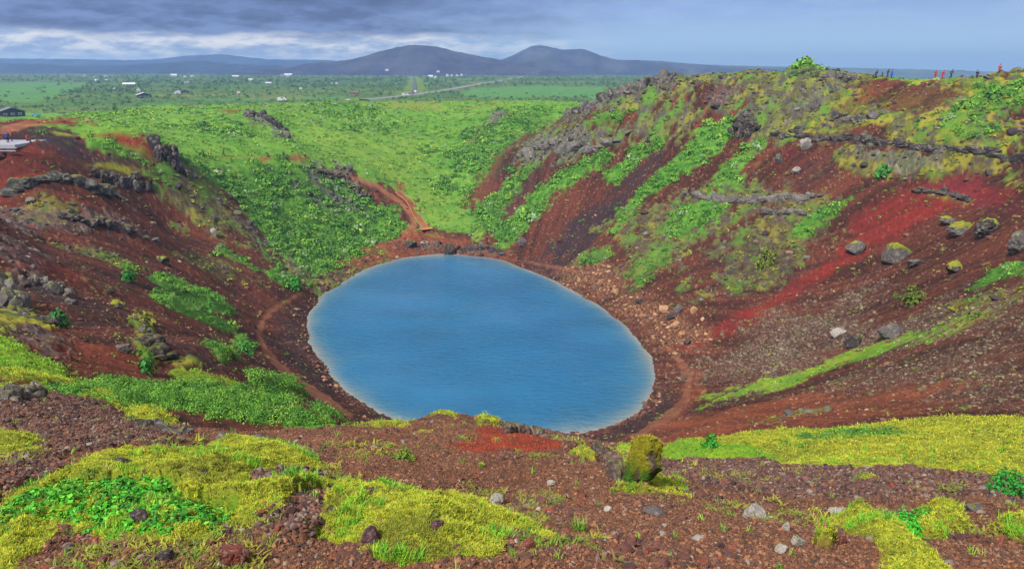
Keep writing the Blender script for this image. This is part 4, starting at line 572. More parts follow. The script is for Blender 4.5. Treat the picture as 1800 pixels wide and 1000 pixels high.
def layer(c, strength, nscale, pts):
    P = np.array(pts); lo = P.min(0); hi = P.max(0)
    area = .5*abs(np.dot(P[:, 0], np.roll(P[:, 1], 1)) - np.dot(P[:, 1], np.roll(P[:, 0], 1)))
    per = np.hypot(*(P - np.roll(P, 1, 0)).T).sum()
    wid = 2*area/per
    rmean = np.hypot(*P.mean(0))
    amp = min(wid*.9, .055*rmean)*nscale*(1.35 if c in ('red', 'scree', 'mixed') and rmean > 60 else 1)
    mg = amp*1.5
    idx = np.nonzero((X > lo[0] - mg) & (X < hi[0] + mg) & (Y > lo[1] - mg) & (Y < hi[1] + mg))[0]
    if len(idx) == 0: return
    x = X[idx]; y = Y[idx]
    d2 = np.full(len(idx), 1e12); ins = np.zeros(len(idx), bool)
    for i in range(len(P)):
        ax, ay = P[i]; bx, by = P[(i + 1) % len(P)]
        ex, ey = bx - ax, by - ay; L = ex*ex + ey*ey + 1e-12
        t = np.clip(((x - ax)*ex + (y - ay)*ey)/L, 0, 1)
        d2 = np.minimum(d2, (x - ax - t*ex)**2 + (y - ay - t*ey)**2)
        if ay != by:
            cr = (ay > y) != (by > y)
            ins ^= cr & (x < (bx - ax)*(y - ay)/(by - ay) + ax)
    sdist = np.sqrt(d2)*np.where(ins, 1, -1)
    rr = R[idx]
    s1 = .035*rr
    nn = pnoise(x/(.10*rmean + .3), y/(.10*rmean + .3), 71)*1.2 + pnoise(x/(.03*rmean + .1), y/(.03*rmean + .1), 72)*1.0 \
        + pnoise(x/(.011*rmean + .03), y/(.011*rmean + .03), 73)*.9 + pnoise(x/(.005*rmean + .015), y/(.005*rmean + .015), 74)*.6
    soft = max(.15*amp, .0025*rmean)*(3.5 if c in ('red', 'soil', 'dark', 'orange', 'purple', 'scree', 'rubble', 'redfg') else 1)
    m = smooth(sdist + nn*amp*.8 - amp*.05, -soft, soft)*strength
    inside = smooth(sdist + nn*amp*.8 - amp*.05, -.01*rmean, min(.7*wid, .085*rmean))*strength
    LIFT[idx] *= (1 - m)
    if c in ('moss', 'leafy', 'shrub', 'mossy', 'grassy'): LIFT[idx] = np.maximum(LIFT[idx], inside)
    Wt[:, idx] *= (1 - m.astype(np.float32))[None]; Wt[CI[c], idx] += m.astype(np.float32)
for c, s_, n_, pts in LAYERS: layer(c, s_, n_, pts)
def C(*names): return sum(Wt[CI[n]] for n in names)

_rp = np.array(ROAD[1:]); _sp = np.array(SIDE_ROAD); RM = np.zeros(N, np.float32)
_fi = np.nonzero((R > 480) & (np.abs(X) < 260) & (Y < 2400))[0]
for _p in (_rp, _sp):
    _d = np.full(len(_fi), 1e9)
    for _k in range(len(_p) - 1):
        _a, _b = _p[_k], _p[_k + 1]; _e = _b - _a; _t = np.clip(((X[_fi] - _a[0])*_e[0] + (Y[_fi] - _a[1])*_e[1])/(_e@_e), 0, 1)
        _d = np.minimum(_d, np.hypot(X[_fi] - _a[0] - _t*_e[0], Y[_fi] - _a[1] - _t*_e[1]))
    RM[_fi] = np.maximum(RM[_fi], 1 - smooth(_d, 9, 17))
lay('grassy', RM*.35)
# ------------------------------------------------------------------ relief
near = 1 - smooth(R, 18, 40); mid = smooth(R, 18, 60); farf = 1 - smooth(R, 380, 700)
D = np.zeros(N)
D += mid*farf*fbm(X, Y, 11, 3, 81)*.75*(1 - .7*C('path', 'field'))
streak = .7*pnoise(PHI*60, DC*.035, 83) + .6*pnoise(PHI*19, DC*.016, 84) + .4*pnoise(PHI*150, DC*.08, 86)
D += mid*farf*streak*.35*C('soil', 'red', 'dark', 'orange', 'purple', 'scree', 'rubble')
rk = (1 - np.abs(fbm(X, Y, 5, 3, 85))*1.8); rk2 = billow(X, Y, 1.6, 2, 88)
D += mid*farf*(C('rock')*(rk*1.5 - .6 + rk2*.45) + C('mossy', 'mixed')*(rk*.6 - .3 + rk2*.28))
D += mid*farf*C('shrub')*LIFT*(billow(X, Y, 3.0, 3, 91)*.5 + .45)
D += mid*farf*C('grass', 'meadow', 'grassy', 'wood')*(billow(X, Y, 3.6, 3, 95)*.2)
D += mid*farf*C('soil', 'red', 'dark', 'scree', 'rubble', 'orange', 'purple')*(nz_d*.10 + nz_c*.10)
D += (1 - RM)*smooth(R, 350, 500)*C('wood')*(1 - smooth(R, 2500, 5000))*(billow(X, Y, 9, 2, 97)*1.3 + 1)
nr = near
D += nr*fbm(X, Y, 2.2, 3, 101)*.16
D += nr*fbm(X, Y, .30, 3, 104)*.035*(1 - .6*C('moss'))
D += nr*C('stony', 'rock')*(billow(X, Y, .45, 3, 107)*.07)
cush = billow(X, Y, .55, 3, 111)
lf = LIFT*(1 - smooth(R, 25, 45))
D += lf*C('moss', 'leafy')*(cush*.055 + billow(X, Y, .26, 2, 113)*.034 + .045 + fbm(X, Y, .12, 2, 114)*.018)
D += (1 - smooth(R, 10, 18))*LIFT*C('moss')*(billow(X + .35*nz_c, Y*2.0, .17, 3, 117)*.026)
D += smooth(R, 13, 17)*(1 - smooth(R, 30, 50))*LIFT*C('moss', 'grassy')*(billow(X, Y*1.5, .75, 3, 119)*.15)
D += nr*C('shrub')*LIFT*(billow(X, Y, 1.1, 2, 121)*.15 + .06)
Z = Z + D
lakeside = 1 - smooth(np.abs(ZB), .3, 2.2)
Z = np.where((DC < 110), Z - D*lakeside*.5, Z)

# ------------------------------------------------------------------ colour of the bare ground (albedo, no light or shade)
KA = .62
def mixc(a, b, t): return a + (b - a)*t[..., None]
def ca(*c): return np.array(srgb(*c, KA), np.float32)
t_st = smooth(streak*1.1 + nz_b*.5, -.45, .5).astype(np.float32)
t_b = smooth(nz_b, -.35, .35).astype(np.float32); t_c = smooth(nz_c, -.4, .4).astype(np.float32); t_d = smooth(nz_d, -.4, .4).astype(np.float32)
wn = RNG.random(N).astype(np.float32)
ALB = np.zeros((N, 3), np.float32)
def add(c, a, b, t, spk=None, pr=0):
    global ALB
    q = mixc(ca(*a), ca(*b), t)
    if spk is not None:
        m = (wn < pr).astype(np.float32)*(.5 + .5*t_c); q = mixc(q, np.broadcast_to(ca(*spk), q.shape), m)
    ALB += Wt[CI[c]][:, None]*q
tt = np.clip(.6*t_st + .4*t_d, 0, 1)
add('soil', (44, 33, 31), (114, 62, 48), tt, (158, 112, 90), .03)
add('red', (92, 42, 38), (136, 46, 40), tt, (160, 80, 66), .03)
add('purple', (104, 42, 56), (128, 44, 52), tt, (140, 80, 76), .03)
add('dark', (46, 38, 44), (72, 52, 54), tt, (120, 96, 92), .03)
add('orange', (108, 62, 46), (152, 82, 54), tt, (168, 118, 90), .03)
add('redfg', (126, 58, 44), (160, 68, 46), t_d, (100, 60, 54), .1)
add('gravel', (98, 70, 56), (142, 98, 74), np.clip(.5*t_c + .5*t_d, 0, 1), (70, 48, 46), .1)
add('stony', (78, 64, 64), (118, 88, 78), t_d, (168, 158, 150), .08)
add('grass', (86, 138, 50), (116, 160, 58), np.clip(t_b*.6 + t_c*.4, 0, 1), (120, 160, 70), .05)
add('meadow', (100, 146, 54), (130, 158, 60), np.clip(t_b*.6 + t_c*.4, 0, 1))
add('grassy', (104, 154, 44), (156, 174, 52), np.clip(t_b*.5 + t_c*.5, 0, 1))
add('shrub', (68, 122, 44), (106, 156, 56), np.clip(t_b*.3 + t_c*.7, 0, 1))
add('leafy', (80, 150, 36), (120, 170, 40), t_c)
add('moss', (112, 122, 44), (178, 182, 54), np.clip(.5*t_c + .5*t_d, 0, 1), (120, 110, 40), .05)
add('rock', (64, 60, 64), (122, 116, 114), np.clip(.55*t_d + .45*t_c, 0, 1), (160, 156, 150), .06)
add('scree', (80, 58, 50), (116, 96, 82), t_d, (176, 164, 150), .12)
add('rubble', (92, 60, 50), (128, 88, 68), t_d, (180, 140, 106), .14)
add('path', (134, 86, 66), (160, 104, 78), t_c)
add('heath', (126, 128, 64), (150, 140, 70), t_c)
add('field', (78, 134, 68), (92, 146, 72), t_b)
add('wood', (58, 94, 60), (80, 114, 64), t_c)
# patchworks: moss, turf, stone and cinder
pa = fbm(X, Y, 3.4, 3, 131); pb = fbm(X, Y, 2.1, 3, 137); pc = fbm(X, Y, 5, 3, 141)
def patch(c, under, list_):
    global ALB
    q = mixc(ca(*under[0]), ca(*under[1]), t_d)
    for col, m in list_: q = mixc(q, np.broadcast_to(ca(*col), q.shape), m.astype(np.float32))
    ALB += Wt[CI[c]][:, None]*q
patch('mossy', ((78, 78, 50), (108, 108, 58)), [((86, 80, 80), smooth(pb, .05, .25)), ((92, 134, 48), smooth(pc, .0, .25)*.9), ((154, 150, 54), smooth(pa, -.02, .22)*.9), ((120, 128, 50), smooth(-pa, .2, .4)*.8)])
patch('mixed', ((76, 70, 52), (104, 106, 62)), [((88, 84, 82), smooth(pb, .02, .22)), ((120, 128, 66), smooth(pa, -.05, .2)*.85), ((92, 138, 52), smooth(pc, .12, .35)*.9), ((152, 150, 60), smooth(-pc, .3, .5)*.7)])
ALB *= (1 + .16*nz_d*(1 - .5*near))[:, None].clip(.6, 1.4)

# ------------------------------------------------------------------ mesh builder
def mesh_from(name, verts, quads=None, tris=None, smooth_shade=True, cols=None):
    me = bpy.data.meshes.new(name)
    verts = np.asarray(verts, np.float32)
    nq = 0 if quads is None else len(quads); nt = 0 if tris is None else len(tris)
    me.vertices.add(len(verts)); me.vertices.foreach_set('co', verts.ravel())
    me.loops.add(nq*4 + nt*3); me.polygons.add(nq + nt)
    li = []
    if nq: li.append(np.asarray(quads, np.int32).ravel())
    if nt: li.append(np.asarray(tris, np.int32).ravel())
    me.loops.foreach_set('vertex_index', np.concatenate(li))
    starts = np.concatenate([np.arange(nq)*4, nq*4 + np.arange(nt)*3]).astype(np.int32)
    me.polygons.foreach_set('loop_start', starts)
    me.update(calc_edges=True)
    if smooth_shade: me.shade_smooth()
    else: me.shade_flat()
    if cols is not None:
        at = me.attributes.new('tint', 'FLOAT_COLOR', 'POINT')
        c4 = np.ones((len(verts), 4), np.float32); c4[:, :3] = cols
        at.data.foreach_set('color', c4.ravel())
    return me
def link(name, me, mat=None, parent=None, kind=None, label=None, cat=None, group=None):
    o = bpy.data.objects.new(name, me); COL.objects.link(o)
    if mat is not None and me is not None:
        me.materials.clear(); me.materials.append(mat)
    if parent is not None: o.parent = parent
    if kind: o['kind'] = kind
    if label: o['label'] = label
    if cat: o['category'] = cat
    if group: o['group'] = group
    return o

# ------------------------------------------------------------------ materials
def new_mat(name):
    m = bpy.data.materials.new(name); m.use_nodes = True
    t = NT(m.node_tree); b = t.n['Principled BSDF']
    b.inputs['Specular IOR Level'].default_value = .25
    return m, t, b
def tint_mat(name, rough=.9, spec=.15, nscale=None, namp=.35, bump=0.0, bscale=20, trans=0.0):
    """colour comes from the mesh's tint attribute (own colour; on the hills also painted haze blue), broken up by noise"""
    m, t, b = new_mat(name)
    at = t.new('ShaderNodeAttribute', attribute_name='tint')
    col = at.outputs[0]
    if nscale:
        g = t.new('ShaderNodeNewGeometry')
        n = t.noise(g.outputs['Position'], nscale, 5, .6)
        f = t.lin(n, .25, .75, 1 - namp, 1 + namp)
        vm = t.new('ShaderNodeVectorMath', operation='SCALE'); t.put(vm.inputs[0], col); t.put(vm.inputs[3], f)
        col = vm.outputs[0]
    t.put(b.inputs['Base Color'], col)
    b.inputs['Roughness'].default_value = rough; b.inputs['Specular IOR Level'].default_value = spec
    if bump:
        g = t.new('ShaderNodeNewGeometry'); bn = t.new('ShaderNodeBump'); bn.inputs['Strength'].default_value = bump; bn.inputs['Distance'].default_value = .05
        t.put(bn.inputs['Height'], t.noise(g.outputs['Position'], bscale, 6, .65)); t.put(b.inputs['Normal'], bn.outputs[0])
    return m
def plain_mat(name, rgb, rough=.7, namp=.18, nscale=3.0, spec=.25):
    m, t, b = new_mat(name)
    g = t.new('ShaderNodeTexCoord')
    n = t.noise(g.outputs['Object'], nscale, 5, .6)
    c = srgb(*rgb, KA)
    t.put(b.inputs['Base Color'], t.mix(n, tuple(v*(1 - namp) for v in c), tuple(v*(1 + namp) for v in c)))
    b.inputs['Roughness'].default_value = rough; b.inputs['Specular IOR Level'].default_value = spec
    return m

# ------------------------------------------------------------------ the ground, one sheet to the horizon
def ground_material():
    m, t, b = new_mat('ground_cover')
    at = t.new('ShaderNodeAttribute', attribute_name='tint')
    g = t.new('ShaderNodeNewGeometry'); P = g.outputs['Position']
    n1 = t.noise(P, 9, 6, .7); n2 = t.noise(P, 55, 4, .7); n3 = t.noise(P, 1.3, 5, .65)
    f = t.math('MULTIPLY', t.lin(n1, .25, .75, .62, 1.38), t.lin(n2, .25, .75, .7, 1.3))
    f = t.math('MULTIPLY', f, t.lin(n3, .25, .75, .8, 1.2))
    vm = t.new('ShaderNodeVectorMath', operation='SCALE'); t.put(vm.inputs[0], at.outputs[0]); t.put(vm.inputs[3], f)
    t.put(b.inputs['Base Color'], vm.outputs[0])
    b.inputs['Roughness'].default_value = .95; b.inputs['Specular IOR Level'].default_value = .12
    bn = t.new('ShaderNodeBump'); bn.inputs['Strength'].default_value = .6; bn.inputs['Distance'].default_value = .03
    t.put(bn.inputs['Height'], t.math('ADD', n1, t.math('MULTIPLY', n2, .5))); t.put(b.inputs['Normal'], bn.outputs[0])
    return m
ii = np.arange(NR - 1)[:, None]*NA; jj = np.arange(NA)[None]
jn = (jj + 1) % NA
Q = np.stack([ii + jj, ii + jn, ii + NA + jn, ii + NA + jj], -1).reshape(-1, 4)[:, ::-1]
gv = np.c_[X, Y, Z]; gv = np.r_[gv, [[0, 0, float(Z[:NA].mean())]]]
cap = np.stack([np.full(NA, N), np.arange(NA), (np.arange(NA) + 1) % NA], -1)[:, ::-1]
ground = link('ground', mesh_from('ground', gv, Q, cap, True, np.r_[ALB, ALB[:1]]), ground_material(), kind='structure')

def gz(x, y):
    """height of the finished ground"""
    x = np.asarray(x, float); y = np.asarray(y, float)
    r = np.clip(np.hypot(x, y), RAD[0], RAD[-1]*.9999); a = np.arctan2(x, y)
    i = np.clip(np.searchsorted(RAD, r, side='right') - 1, 0, NR - 2); j = np.clip(np.searchsorted(AZ, a, side='right') - 1, 0, NA - 2)
    tr = (r - RAD[i])/(RAD[i + 1] - RAD[i]); ta = np.clip((a - AZ[j])/(AZ[j + 1] - AZ[j]), 0, 1)
    ZZ = Z.reshape(NR, NA)
    return (ZZ[i, j]*(1 - ta) + ZZ[i, j + 1]*ta)*(1 - tr) + (ZZ[i + 1, j]*(1 - ta) + ZZ[i + 1, j + 1]*ta)*tr

# ------------------------------------------------------------------ the lake
def make_lake():
    S = np.array(SHORE); c = S.mean(0)
    # smooth outline, slightly wider than the shore so that the bank cuts it
    n = len(S); k = 360; t = np.arange(k)/k*n; i0 = np.floor(t).astype(int); f = (t - i0)[:, None]
    p0, p1, p2, p3 = S[(i0 - 1) % n], S[i0 % n], S[(i0 + 1) % n], S[(i0 + 2) % n]
    O = .5*((2*p1) + (p2 - p0)*f + (2*p0 - 5*p1 + 4*p2 - p3)*f**2 + (3*p1 - p0 - 3*p2 + p3)*f**3)
    rings = np.r_[np.linspace(0.02, .9, 30), np.linspace(.91, 1.05, 40)]
    v = []; sh = []
    for q in rings:
        p = c + (O - c)*q; v.append(np.c_[p, np.zeros(k)]); sh.append(np.full(k, q))
    v = np.concatenate(v); sh = np.concatenate(sh)
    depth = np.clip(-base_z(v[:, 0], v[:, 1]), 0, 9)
    ii = np.arange(len(rings) - 1)[:, None]*k; jj = np.arange(k)[None]; jn = (jj + 1) % k
    q = np.stack([ii + jj, ii + jn, ii + k + jn, ii + k + jj], -1).reshape(-1, 4)
    fan = np.stack([np.full(k - 2, 0), np.arange(1, k - 1), np.arange(2, k)], -1)
    if np.dot(np.cross(np.r_[O[0] - c, 0], np.r_[O[1] - c, 0]), (0, 0, 1)) < 0: fan = fan[:, ::-1]
    else: q = q[:, ::-1]
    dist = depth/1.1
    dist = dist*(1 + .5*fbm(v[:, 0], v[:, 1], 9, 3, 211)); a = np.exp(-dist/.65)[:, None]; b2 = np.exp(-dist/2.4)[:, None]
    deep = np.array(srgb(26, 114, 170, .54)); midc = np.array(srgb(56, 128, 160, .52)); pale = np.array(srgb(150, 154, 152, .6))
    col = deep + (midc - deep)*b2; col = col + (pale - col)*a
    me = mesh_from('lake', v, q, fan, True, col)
    m, t, b = new_mat('lake_water')
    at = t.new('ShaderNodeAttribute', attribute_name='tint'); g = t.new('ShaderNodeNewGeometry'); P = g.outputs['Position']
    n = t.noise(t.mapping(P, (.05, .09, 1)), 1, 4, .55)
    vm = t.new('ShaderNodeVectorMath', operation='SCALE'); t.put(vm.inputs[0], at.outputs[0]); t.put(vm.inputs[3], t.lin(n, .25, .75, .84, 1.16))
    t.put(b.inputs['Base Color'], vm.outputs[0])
    b.inputs['Roughness'].default_value = .16; b.inputs['IOR'].default_value = 1.33; b.inputs['Specular IOR Level'].default_value = .4
    rot = t.new('ShaderNodeMapping'); t.put(rot.inputs[0], P); rot.inputs['Rotation'].default_value = (0, 0, math.radians(32)); rot.inputs['Scale'].default_value = (1.0, 2.6, 1)
    r1 = t.noise(rot.outputs[0], .45, 3, .6); r2 = t.noise(rot.outputs[0], 1.6, 2, .5)
    calm = t.lin(t.noise(t.mapping(P, (.03, .03, 1)), 1, 2, .5), .35, .65, .35, 1.0)
    bn = t.new('ShaderNodeBump'); bn.inputs['Distance'].default_value = .5; t.put(bn.inputs['Strength'], calm)
    t.put(bn.inputs['Height'], t.math('ADD', r1, t.math('MULTIPLY', r2, .35))); t.put(b.inputs['Normal'], bn.outputs[0])
    link('lake', me, m, kind='structure')
make_lake()

# ------------------------------------------------------------------ far hills
HILL_MAT = tint_mat('hill_heath_haze', .95, .1, .012, .5)  # heath colours with the blue of distant haze put into them
def hill(name, crest, base, width, cols, seed, power=1.6, bump=9):
    C_ = np.array(crest); xs = np.linspace(C_[0, 0], C_[-1, 0], 220)
    ys = np.interp(xs, C_[:, 0], C_[:, 1]); zs = np.interp(xs, C_[:, 0], C_[:, 2])
    zs = np.convolve(np.pad(zs, 3, mode='edge'), np.ones(7)/7, 'valid')
    tv = np.linspace(-1, 1, 60)
    XX, TT = np.meshgrid(xs, tv)
    YY = ys[None] + TT*width
    prof = (1 - np.abs(TT))**power if power > 1 else np.cos(TT*math.pi/2)**2
    prof = np.cos(np.abs(TT)**.9*math.pi/2)**power
    nn = fbm(XX, YY, width*.45, 5, seed)
    ZZ = base - 25 + (zs[None] - base + 25)*prof + nn*bump*1.9*smooth(np.abs(TT), .02, .3) + fbm(XX, YY, width*.12, 4, seed + 9)*bump*.35*prof
    v = np.c_[XX.ravel(), YY.ravel(), ZZ.ravel()]
    a = np.arange(59)[:, None]*220; b = np.arange(219)[None]
    q = np.stack([a + b, a + b + 1, a + b + 221, a + b + 220], -1).reshape(-1, 4)
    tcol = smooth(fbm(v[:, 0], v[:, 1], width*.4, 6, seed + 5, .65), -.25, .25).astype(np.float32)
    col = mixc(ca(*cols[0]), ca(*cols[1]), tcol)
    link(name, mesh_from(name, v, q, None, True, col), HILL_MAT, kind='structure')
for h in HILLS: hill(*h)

# ------------------------------------------------------------------ scattered cover: shrubs, turf, moss, stones (beyond counting)
def unit_ico(sub):
    bm = bmesh.new(); bmesh.ops.create_icosphere(bm, subdivisions=sub, radius=1)
    v = np.array([p.co[:] for p in bm.verts], np.float32); f = np.array([[q.index for q in p.verts] for p in bm.faces], np.int32)
    bm.free(); return v, f
ICO = {s: unit_ico(s) for s in (1, 2, 3, 4)}
def leaf_cloud(rng, n, leaf, flat=.7, core=.35):
    """a bush-shaped clump of n small leaf quads"""
    th = rng.uniform(0, 2*math.pi, n); cz = rng.uniform(-.05, 1, n); rr = core + (1 - core)*rng.random(n)**.5
    lump = 1 + .28*np.sin(3*th + rng.uniform(0, 6)) + .18*np.sin(5*th + rng.uniform(0, 6))
    s = np.sqrt(1 - np.clip(cz, 0, 1)**2)
    c = np.stack([np.cos(th)*s*rr*lump, np.sin(th)*s*rr*lump, cz*rr*flat], -1)
    nrm = c/np.linalg.norm(c, axis=1, keepdims=True) + rng.normal(0, .55, (n, 3)) + [0, 0, .5]
    nrm /= np.linalg.norm(nrm, axis=1, keepdims=True)
    t = np.cross(nrm, rng.normal(0, 1, (n, 3))); t /= np.linalg.norm(t, axis=1, keepdims=True); b = np.cross(nrm, t)
    L = leaf*rng.uniform(.6, 1.3, n)[:, None]
    v = np.stack([c + t*L, c + b*L*.55, c - t*L, c - b*L*.55], 1).reshape(-1, 3)
    sh = np.repeat(rng.uniform(.72, 1.28, n), 4)
    return v.astype(np.float32), np.arange(n*4).reshape(n, 4), sh.astype(np.float32)
def tuft(rng, n, h, wd, spread, lean=.5):
    """n thin grass or moss blades"""
    a = rng.uniform(0, 2*math.pi, n); r0 = spread*np.sqrt(rng.random(n)); base = np.stack([np.cos(a)*r0, np.sin(a)*r0, np.zeros(n) - .06*h], -1)
    d = rng.uniform(0, 2*math.pi, n); ln = lean*rng.uniform(.3, 1.2, n); hh = h*rng.uniform(.55, 1.2, n)
    dirv = np.stack([np.cos(d)*ln, np.sin(d)*ln, np.ones(n)], -1)
    sd_ = np.stack([-np.sin(d), np.cos(d), np.zeros(n)], -1)*wd
    m_ = base + dirv*hh[:, None]*.55; tip = base + dirv*hh[:, None]*[1.35, 1.35, .9]
    v = np.stack([base - sd_, base + sd_, m_ + sd_*.7, m_ - sd_*.7, tip + sd_*.15, tip - sd_*.15], 1).reshape(-1, 3)
    k = np.arange(n)[:, None]*6
    q = np.concatenate([k + [[0, 1, 2, 3]], k + [[3, 2, 4, 5]]], 0)
    return v.astype(np.float32), q, np.repeat(rng.uniform(.75, 1.25, n), 6).astype(np.float32)
def stone(rng, sub=1, flat=.7):
    v, f = ICO[sub]; v = v.copy()
    for _ in range(5 if sub > 1 else 3):
        n = rng.normal(0, 1, 3); n /= np.linalg.norm(n); d = v@n; c = rng.uniform(.35, .75)
        v -= np.clip(d - c, 0, None)[:, None]*n*.9
    v *= 1 + rng.normal(0, .07, (len(v), 1))
    v *= rng.uniform(.65, 1.2, 3)*[1, 1, flat]
    return v.astype(np.float32), f, rng.uniform(.85, 1.15, len(v)).astype(np.float32)
def scatter(name, temps, pos, size, tint, mat, tilt=.15, smooth_shade=False, zs=None):
    rng = RNG; n = len(pos); vs = []; fs = []; cs = []; off = 0
    which = rng.integers(0, len(temps), n)
    for k, (tv, tf, ts) in enumerate(temps):
        idx = np.nonzero(which == k)[0]; m = len(idx)
        if m == 0: continue
        a = rng.uniform(0, 2*math.pi, m); ca_, sa = np.cos(a), np.sin(a)
        tx, ty = rng.normal(0, tilt, m), rng.normal(0, tilt, m)
        s = size[idx]
        x = tv[None, :, 0]*ca_[:, None] - tv[None, :, 1]*sa[:, None]; y = tv[None, :, 0]*sa[:, None] + tv[None, :, 1]*ca_[:, None]
        z = np.repeat(tv[None, :, 2], m, 0)
        if zs is not None: z = z*zs[idx][:, None]
        z, x, y = z - x*tx[:, None] - y*ty[:, None], x + z*tx[:, None], y + z*ty[:, None]
        p = np.stack([x, y, z], -1)*s[:, None, None] + pos[idx][:, None, :]
        vs.append(p.reshape(-1, 3).astype(np.float32)); L = len(tv)
        fs.append((tf[None] + (np.arange(m)*L)[:, None, None] + off).reshape(-1, tf.shape[1])); off += m*L
        cs.append((tint[idx][:, None, :]*ts[None, :, None]).reshape(-1, 3))
    v = np.concatenate(vs); f = np.concatenate(fs); c = np.concatenate(cs)
    me = mesh_from(name, v, f if f.shape[1] == 4 else None, f if f.shape[1] == 3 else None, smooth_shade, np.clip(c, 0, 1))
    return link(name, me, mat, kind='stuff')
VIEW = np.abs(np.arctan2(X, Y)) < math.radians(41)
def pick(weight, rate, rmin=0, rmax=1e9):
    """ground points, chosen with probability rate*weight"""
    ok = VIEW & (R > rmin) & (R < rmax) & (RNG.random(N) < rate*np.clip(weight, 0, 1))
    i = np.nonzero(ok)[0]
    i = i[(Z[i] > -.05) | (R[i] > 300)]
    j = RNG.uniform(-.5, .5, (len(i), 2))*(R[i]*.0035)[:, None]
    p = np.c_[X[i] + j[:, 0], Y[i] + j[:, 1], Z[i]]; p[:, 2] = gz(p[:, 0], p[:, 1])
    return p, i
def tints(i, options, probs, var=.16):
    k = RNG.choice(len(options), len(i), p=np.array(probs)/sum(probs))
    t = np.array([ca(*o) for o in options])[k]
    return 1.1*t*RNG.uniform(1 - var, 1 + var, (len(i), 1)).astype(np.float32)
LEAF = tint_mat('leaves', .7, .2)
STONE = tint_mat('stones', .92, .15, 14, .3)
MOSS = tint_mat('moss_fibre', .9, .1)
T = lambda n, f: [f(np.random.default_rng(1000 + 37*k + n)) for k in range(n)]

# shrubs on the crater slopes
p, i = pick(C('shrub')*(.35 + .65*smooth(nz_c, -.3, .3)), .17, 60, 420)
sz = np.clip(RNG.lognormal(-.3, .42, len(i)), .35, 2.2)*np.clip(R[i]/170, .6, 1.4)
scatter('shrubs', T(6, lambda r: leaf_cloud(r, 46, .22, .72)), p - [0, 0, .1], sz, tints(i, [(86, 142, 48), (106, 162, 54), (68, 122, 48), (130, 176, 66), (146, 172, 130)], [4, 4, 2.6, 2.2, .7]), LEAF)
p, i = pick(C('shrub')*(.4 + .6*smooth(nz_c, -.3, .3)), .10, 13, 60)
sz = RNG.uniform(.5, 1.0, len(i))*np.clip(R[i]/60, .36, 1)*.95
scatter('shrubs', T(6, lambda r: leaf_cloud(r, 130, .10, .8)), p - [0, 0, .05], sz, tints(i, [(76, 132, 46), (102, 156, 54), (68, 120, 54), (126, 168, 64)], [4, 4, 2, 2]), LEAF)
# turf of the saddle
p, i = pick(C('grass', 'meadow', 'grassy')*(.4 + .6*smooth(nz_c, -.3, .3)), .042, 60, 420)
sz = RNG.uniform(.4, 1.1, len(i))*np.clip(R[i]/230, .5, 1.3)
scatter('grass', T(5, lambda r: leaf_cloud(r, 20, .34, .45)), p - [0, 0, .08], sz, tints(i, [(104, 156, 52), (126, 170, 58), (92, 146, 52), (144, 174, 70), (146, 172, 130)], [4, 4, 2, 2.4, .8]), LEAF)
# moss and turf hummocks of the upper right slope and the mixed ground
p, i = pick(C('mossy', 'mixed')*smooth(pa, -.1, .2), .07, 60, 300)
sz = RNG.uniform(.3, .9, len(i))
scatter('moss', T(4, lambda r: leaf_cloud(r, 22, .34, .4)), p - [0, 0, .06], sz, tints(i, [(148, 146, 54), (114, 124, 54), (88, 124, 50)], [4, 3, 2]), LEAF)
p, i = pick(C('soil', 'dark', 'scree', 'red')*smooth(fbm(X, Y, 6, 3, 163), -.05, .3), .028, 30, 300)
sz = RNG.uniform(.16, .5, len(i))*np.clip(R[i]/140, .45, 1.3)
scatter('grass', T(4, lambda r: leaf_cloud(r, 16, .36, .5)), p - [0, 0, .04], sz, tints(i, [(132, 138, 66), (104, 140, 56), (156, 150, 74), (86, 130, 54)], [4, 3, 2, 2]), LEAF)
# heath and woodland on the plain
p, i = pick((1 - RM)*C('wood')*(.25 + .75*smooth(fbm(X, Y, 60, 3, 151), -.2, .3)), .11, 480, 3300)
sz = RNG.uniform(1.3, 2.8, len(i))*np.clip(R[i]/900, .7, 1.5)
zs = RNG.uniform(.8, 1.9, len(i))
scatter('woodland', T(5, lambda r: leaf_cloud(r, 26, .34, .9)), p - [0, 0, .3], sz, tints(i, [(72, 114, 70), (86, 128, 74), (64, 104, 70), (98, 140, 78)], [4, 3, 3, 2]), LEAF, zs=zs)
p, i = pick((1 - RM)*C('grass', 'mixed', 'heath', 'wood')*smooth(fbm(X, Y, 40, 3, 157), -.05, .3), .05, 380, 1500)
sz = RNG.uniform(.8, 1.8, len(i))
scatter('undergrowth', T(4, lambda r: leaf_cloud(r, 20, .36, .7)), p - [0, 0, .2], sz, tints(i, [(74, 120, 54), (94, 142, 60), (64, 106, 54)], [3, 3, 2]), LEAF)
# stones on the slopes
p, i = pick(C('soil', 'red', 'orange', 'purple', 'dark')*(.3 + .7*smooth(nz_b, -.2, .3)), .032, 30, 260)
sz = np.clip(RNG.lognormal(-1.75, .55, len(i)), .07, .8)*np.clip(R[i]/130, .4, 1.2)
scatter('scree_stones', T(6, lambda r: stone(r, 1)), p + [0, 0, .03], sz, tints(i, [(132, 94, 78), (92, 60, 52), (116, 86, 74), (160, 130, 108)], [3, 4, 3, 1]), STONE)
p, i = pick(C('scree')*.8 + C('mixed')*.25, .20, 25, 300)
sz = np.clip(RNG.lognormal(-1.75, .45, len(i)), .08, .7)*np.clip(R[i]/110, .4, 1.2)
scatter('scree_stones', T(6, lambda r: stone(r, 1)), p + [0, 0, .03], sz, tints(i, [(122, 106, 92), (90, 68, 60), (138, 126, 108), (106, 100, 72)], [4, 3, 2, 2]), STONE)
p, i = pick(C('rubble'), .065, 60, 300)
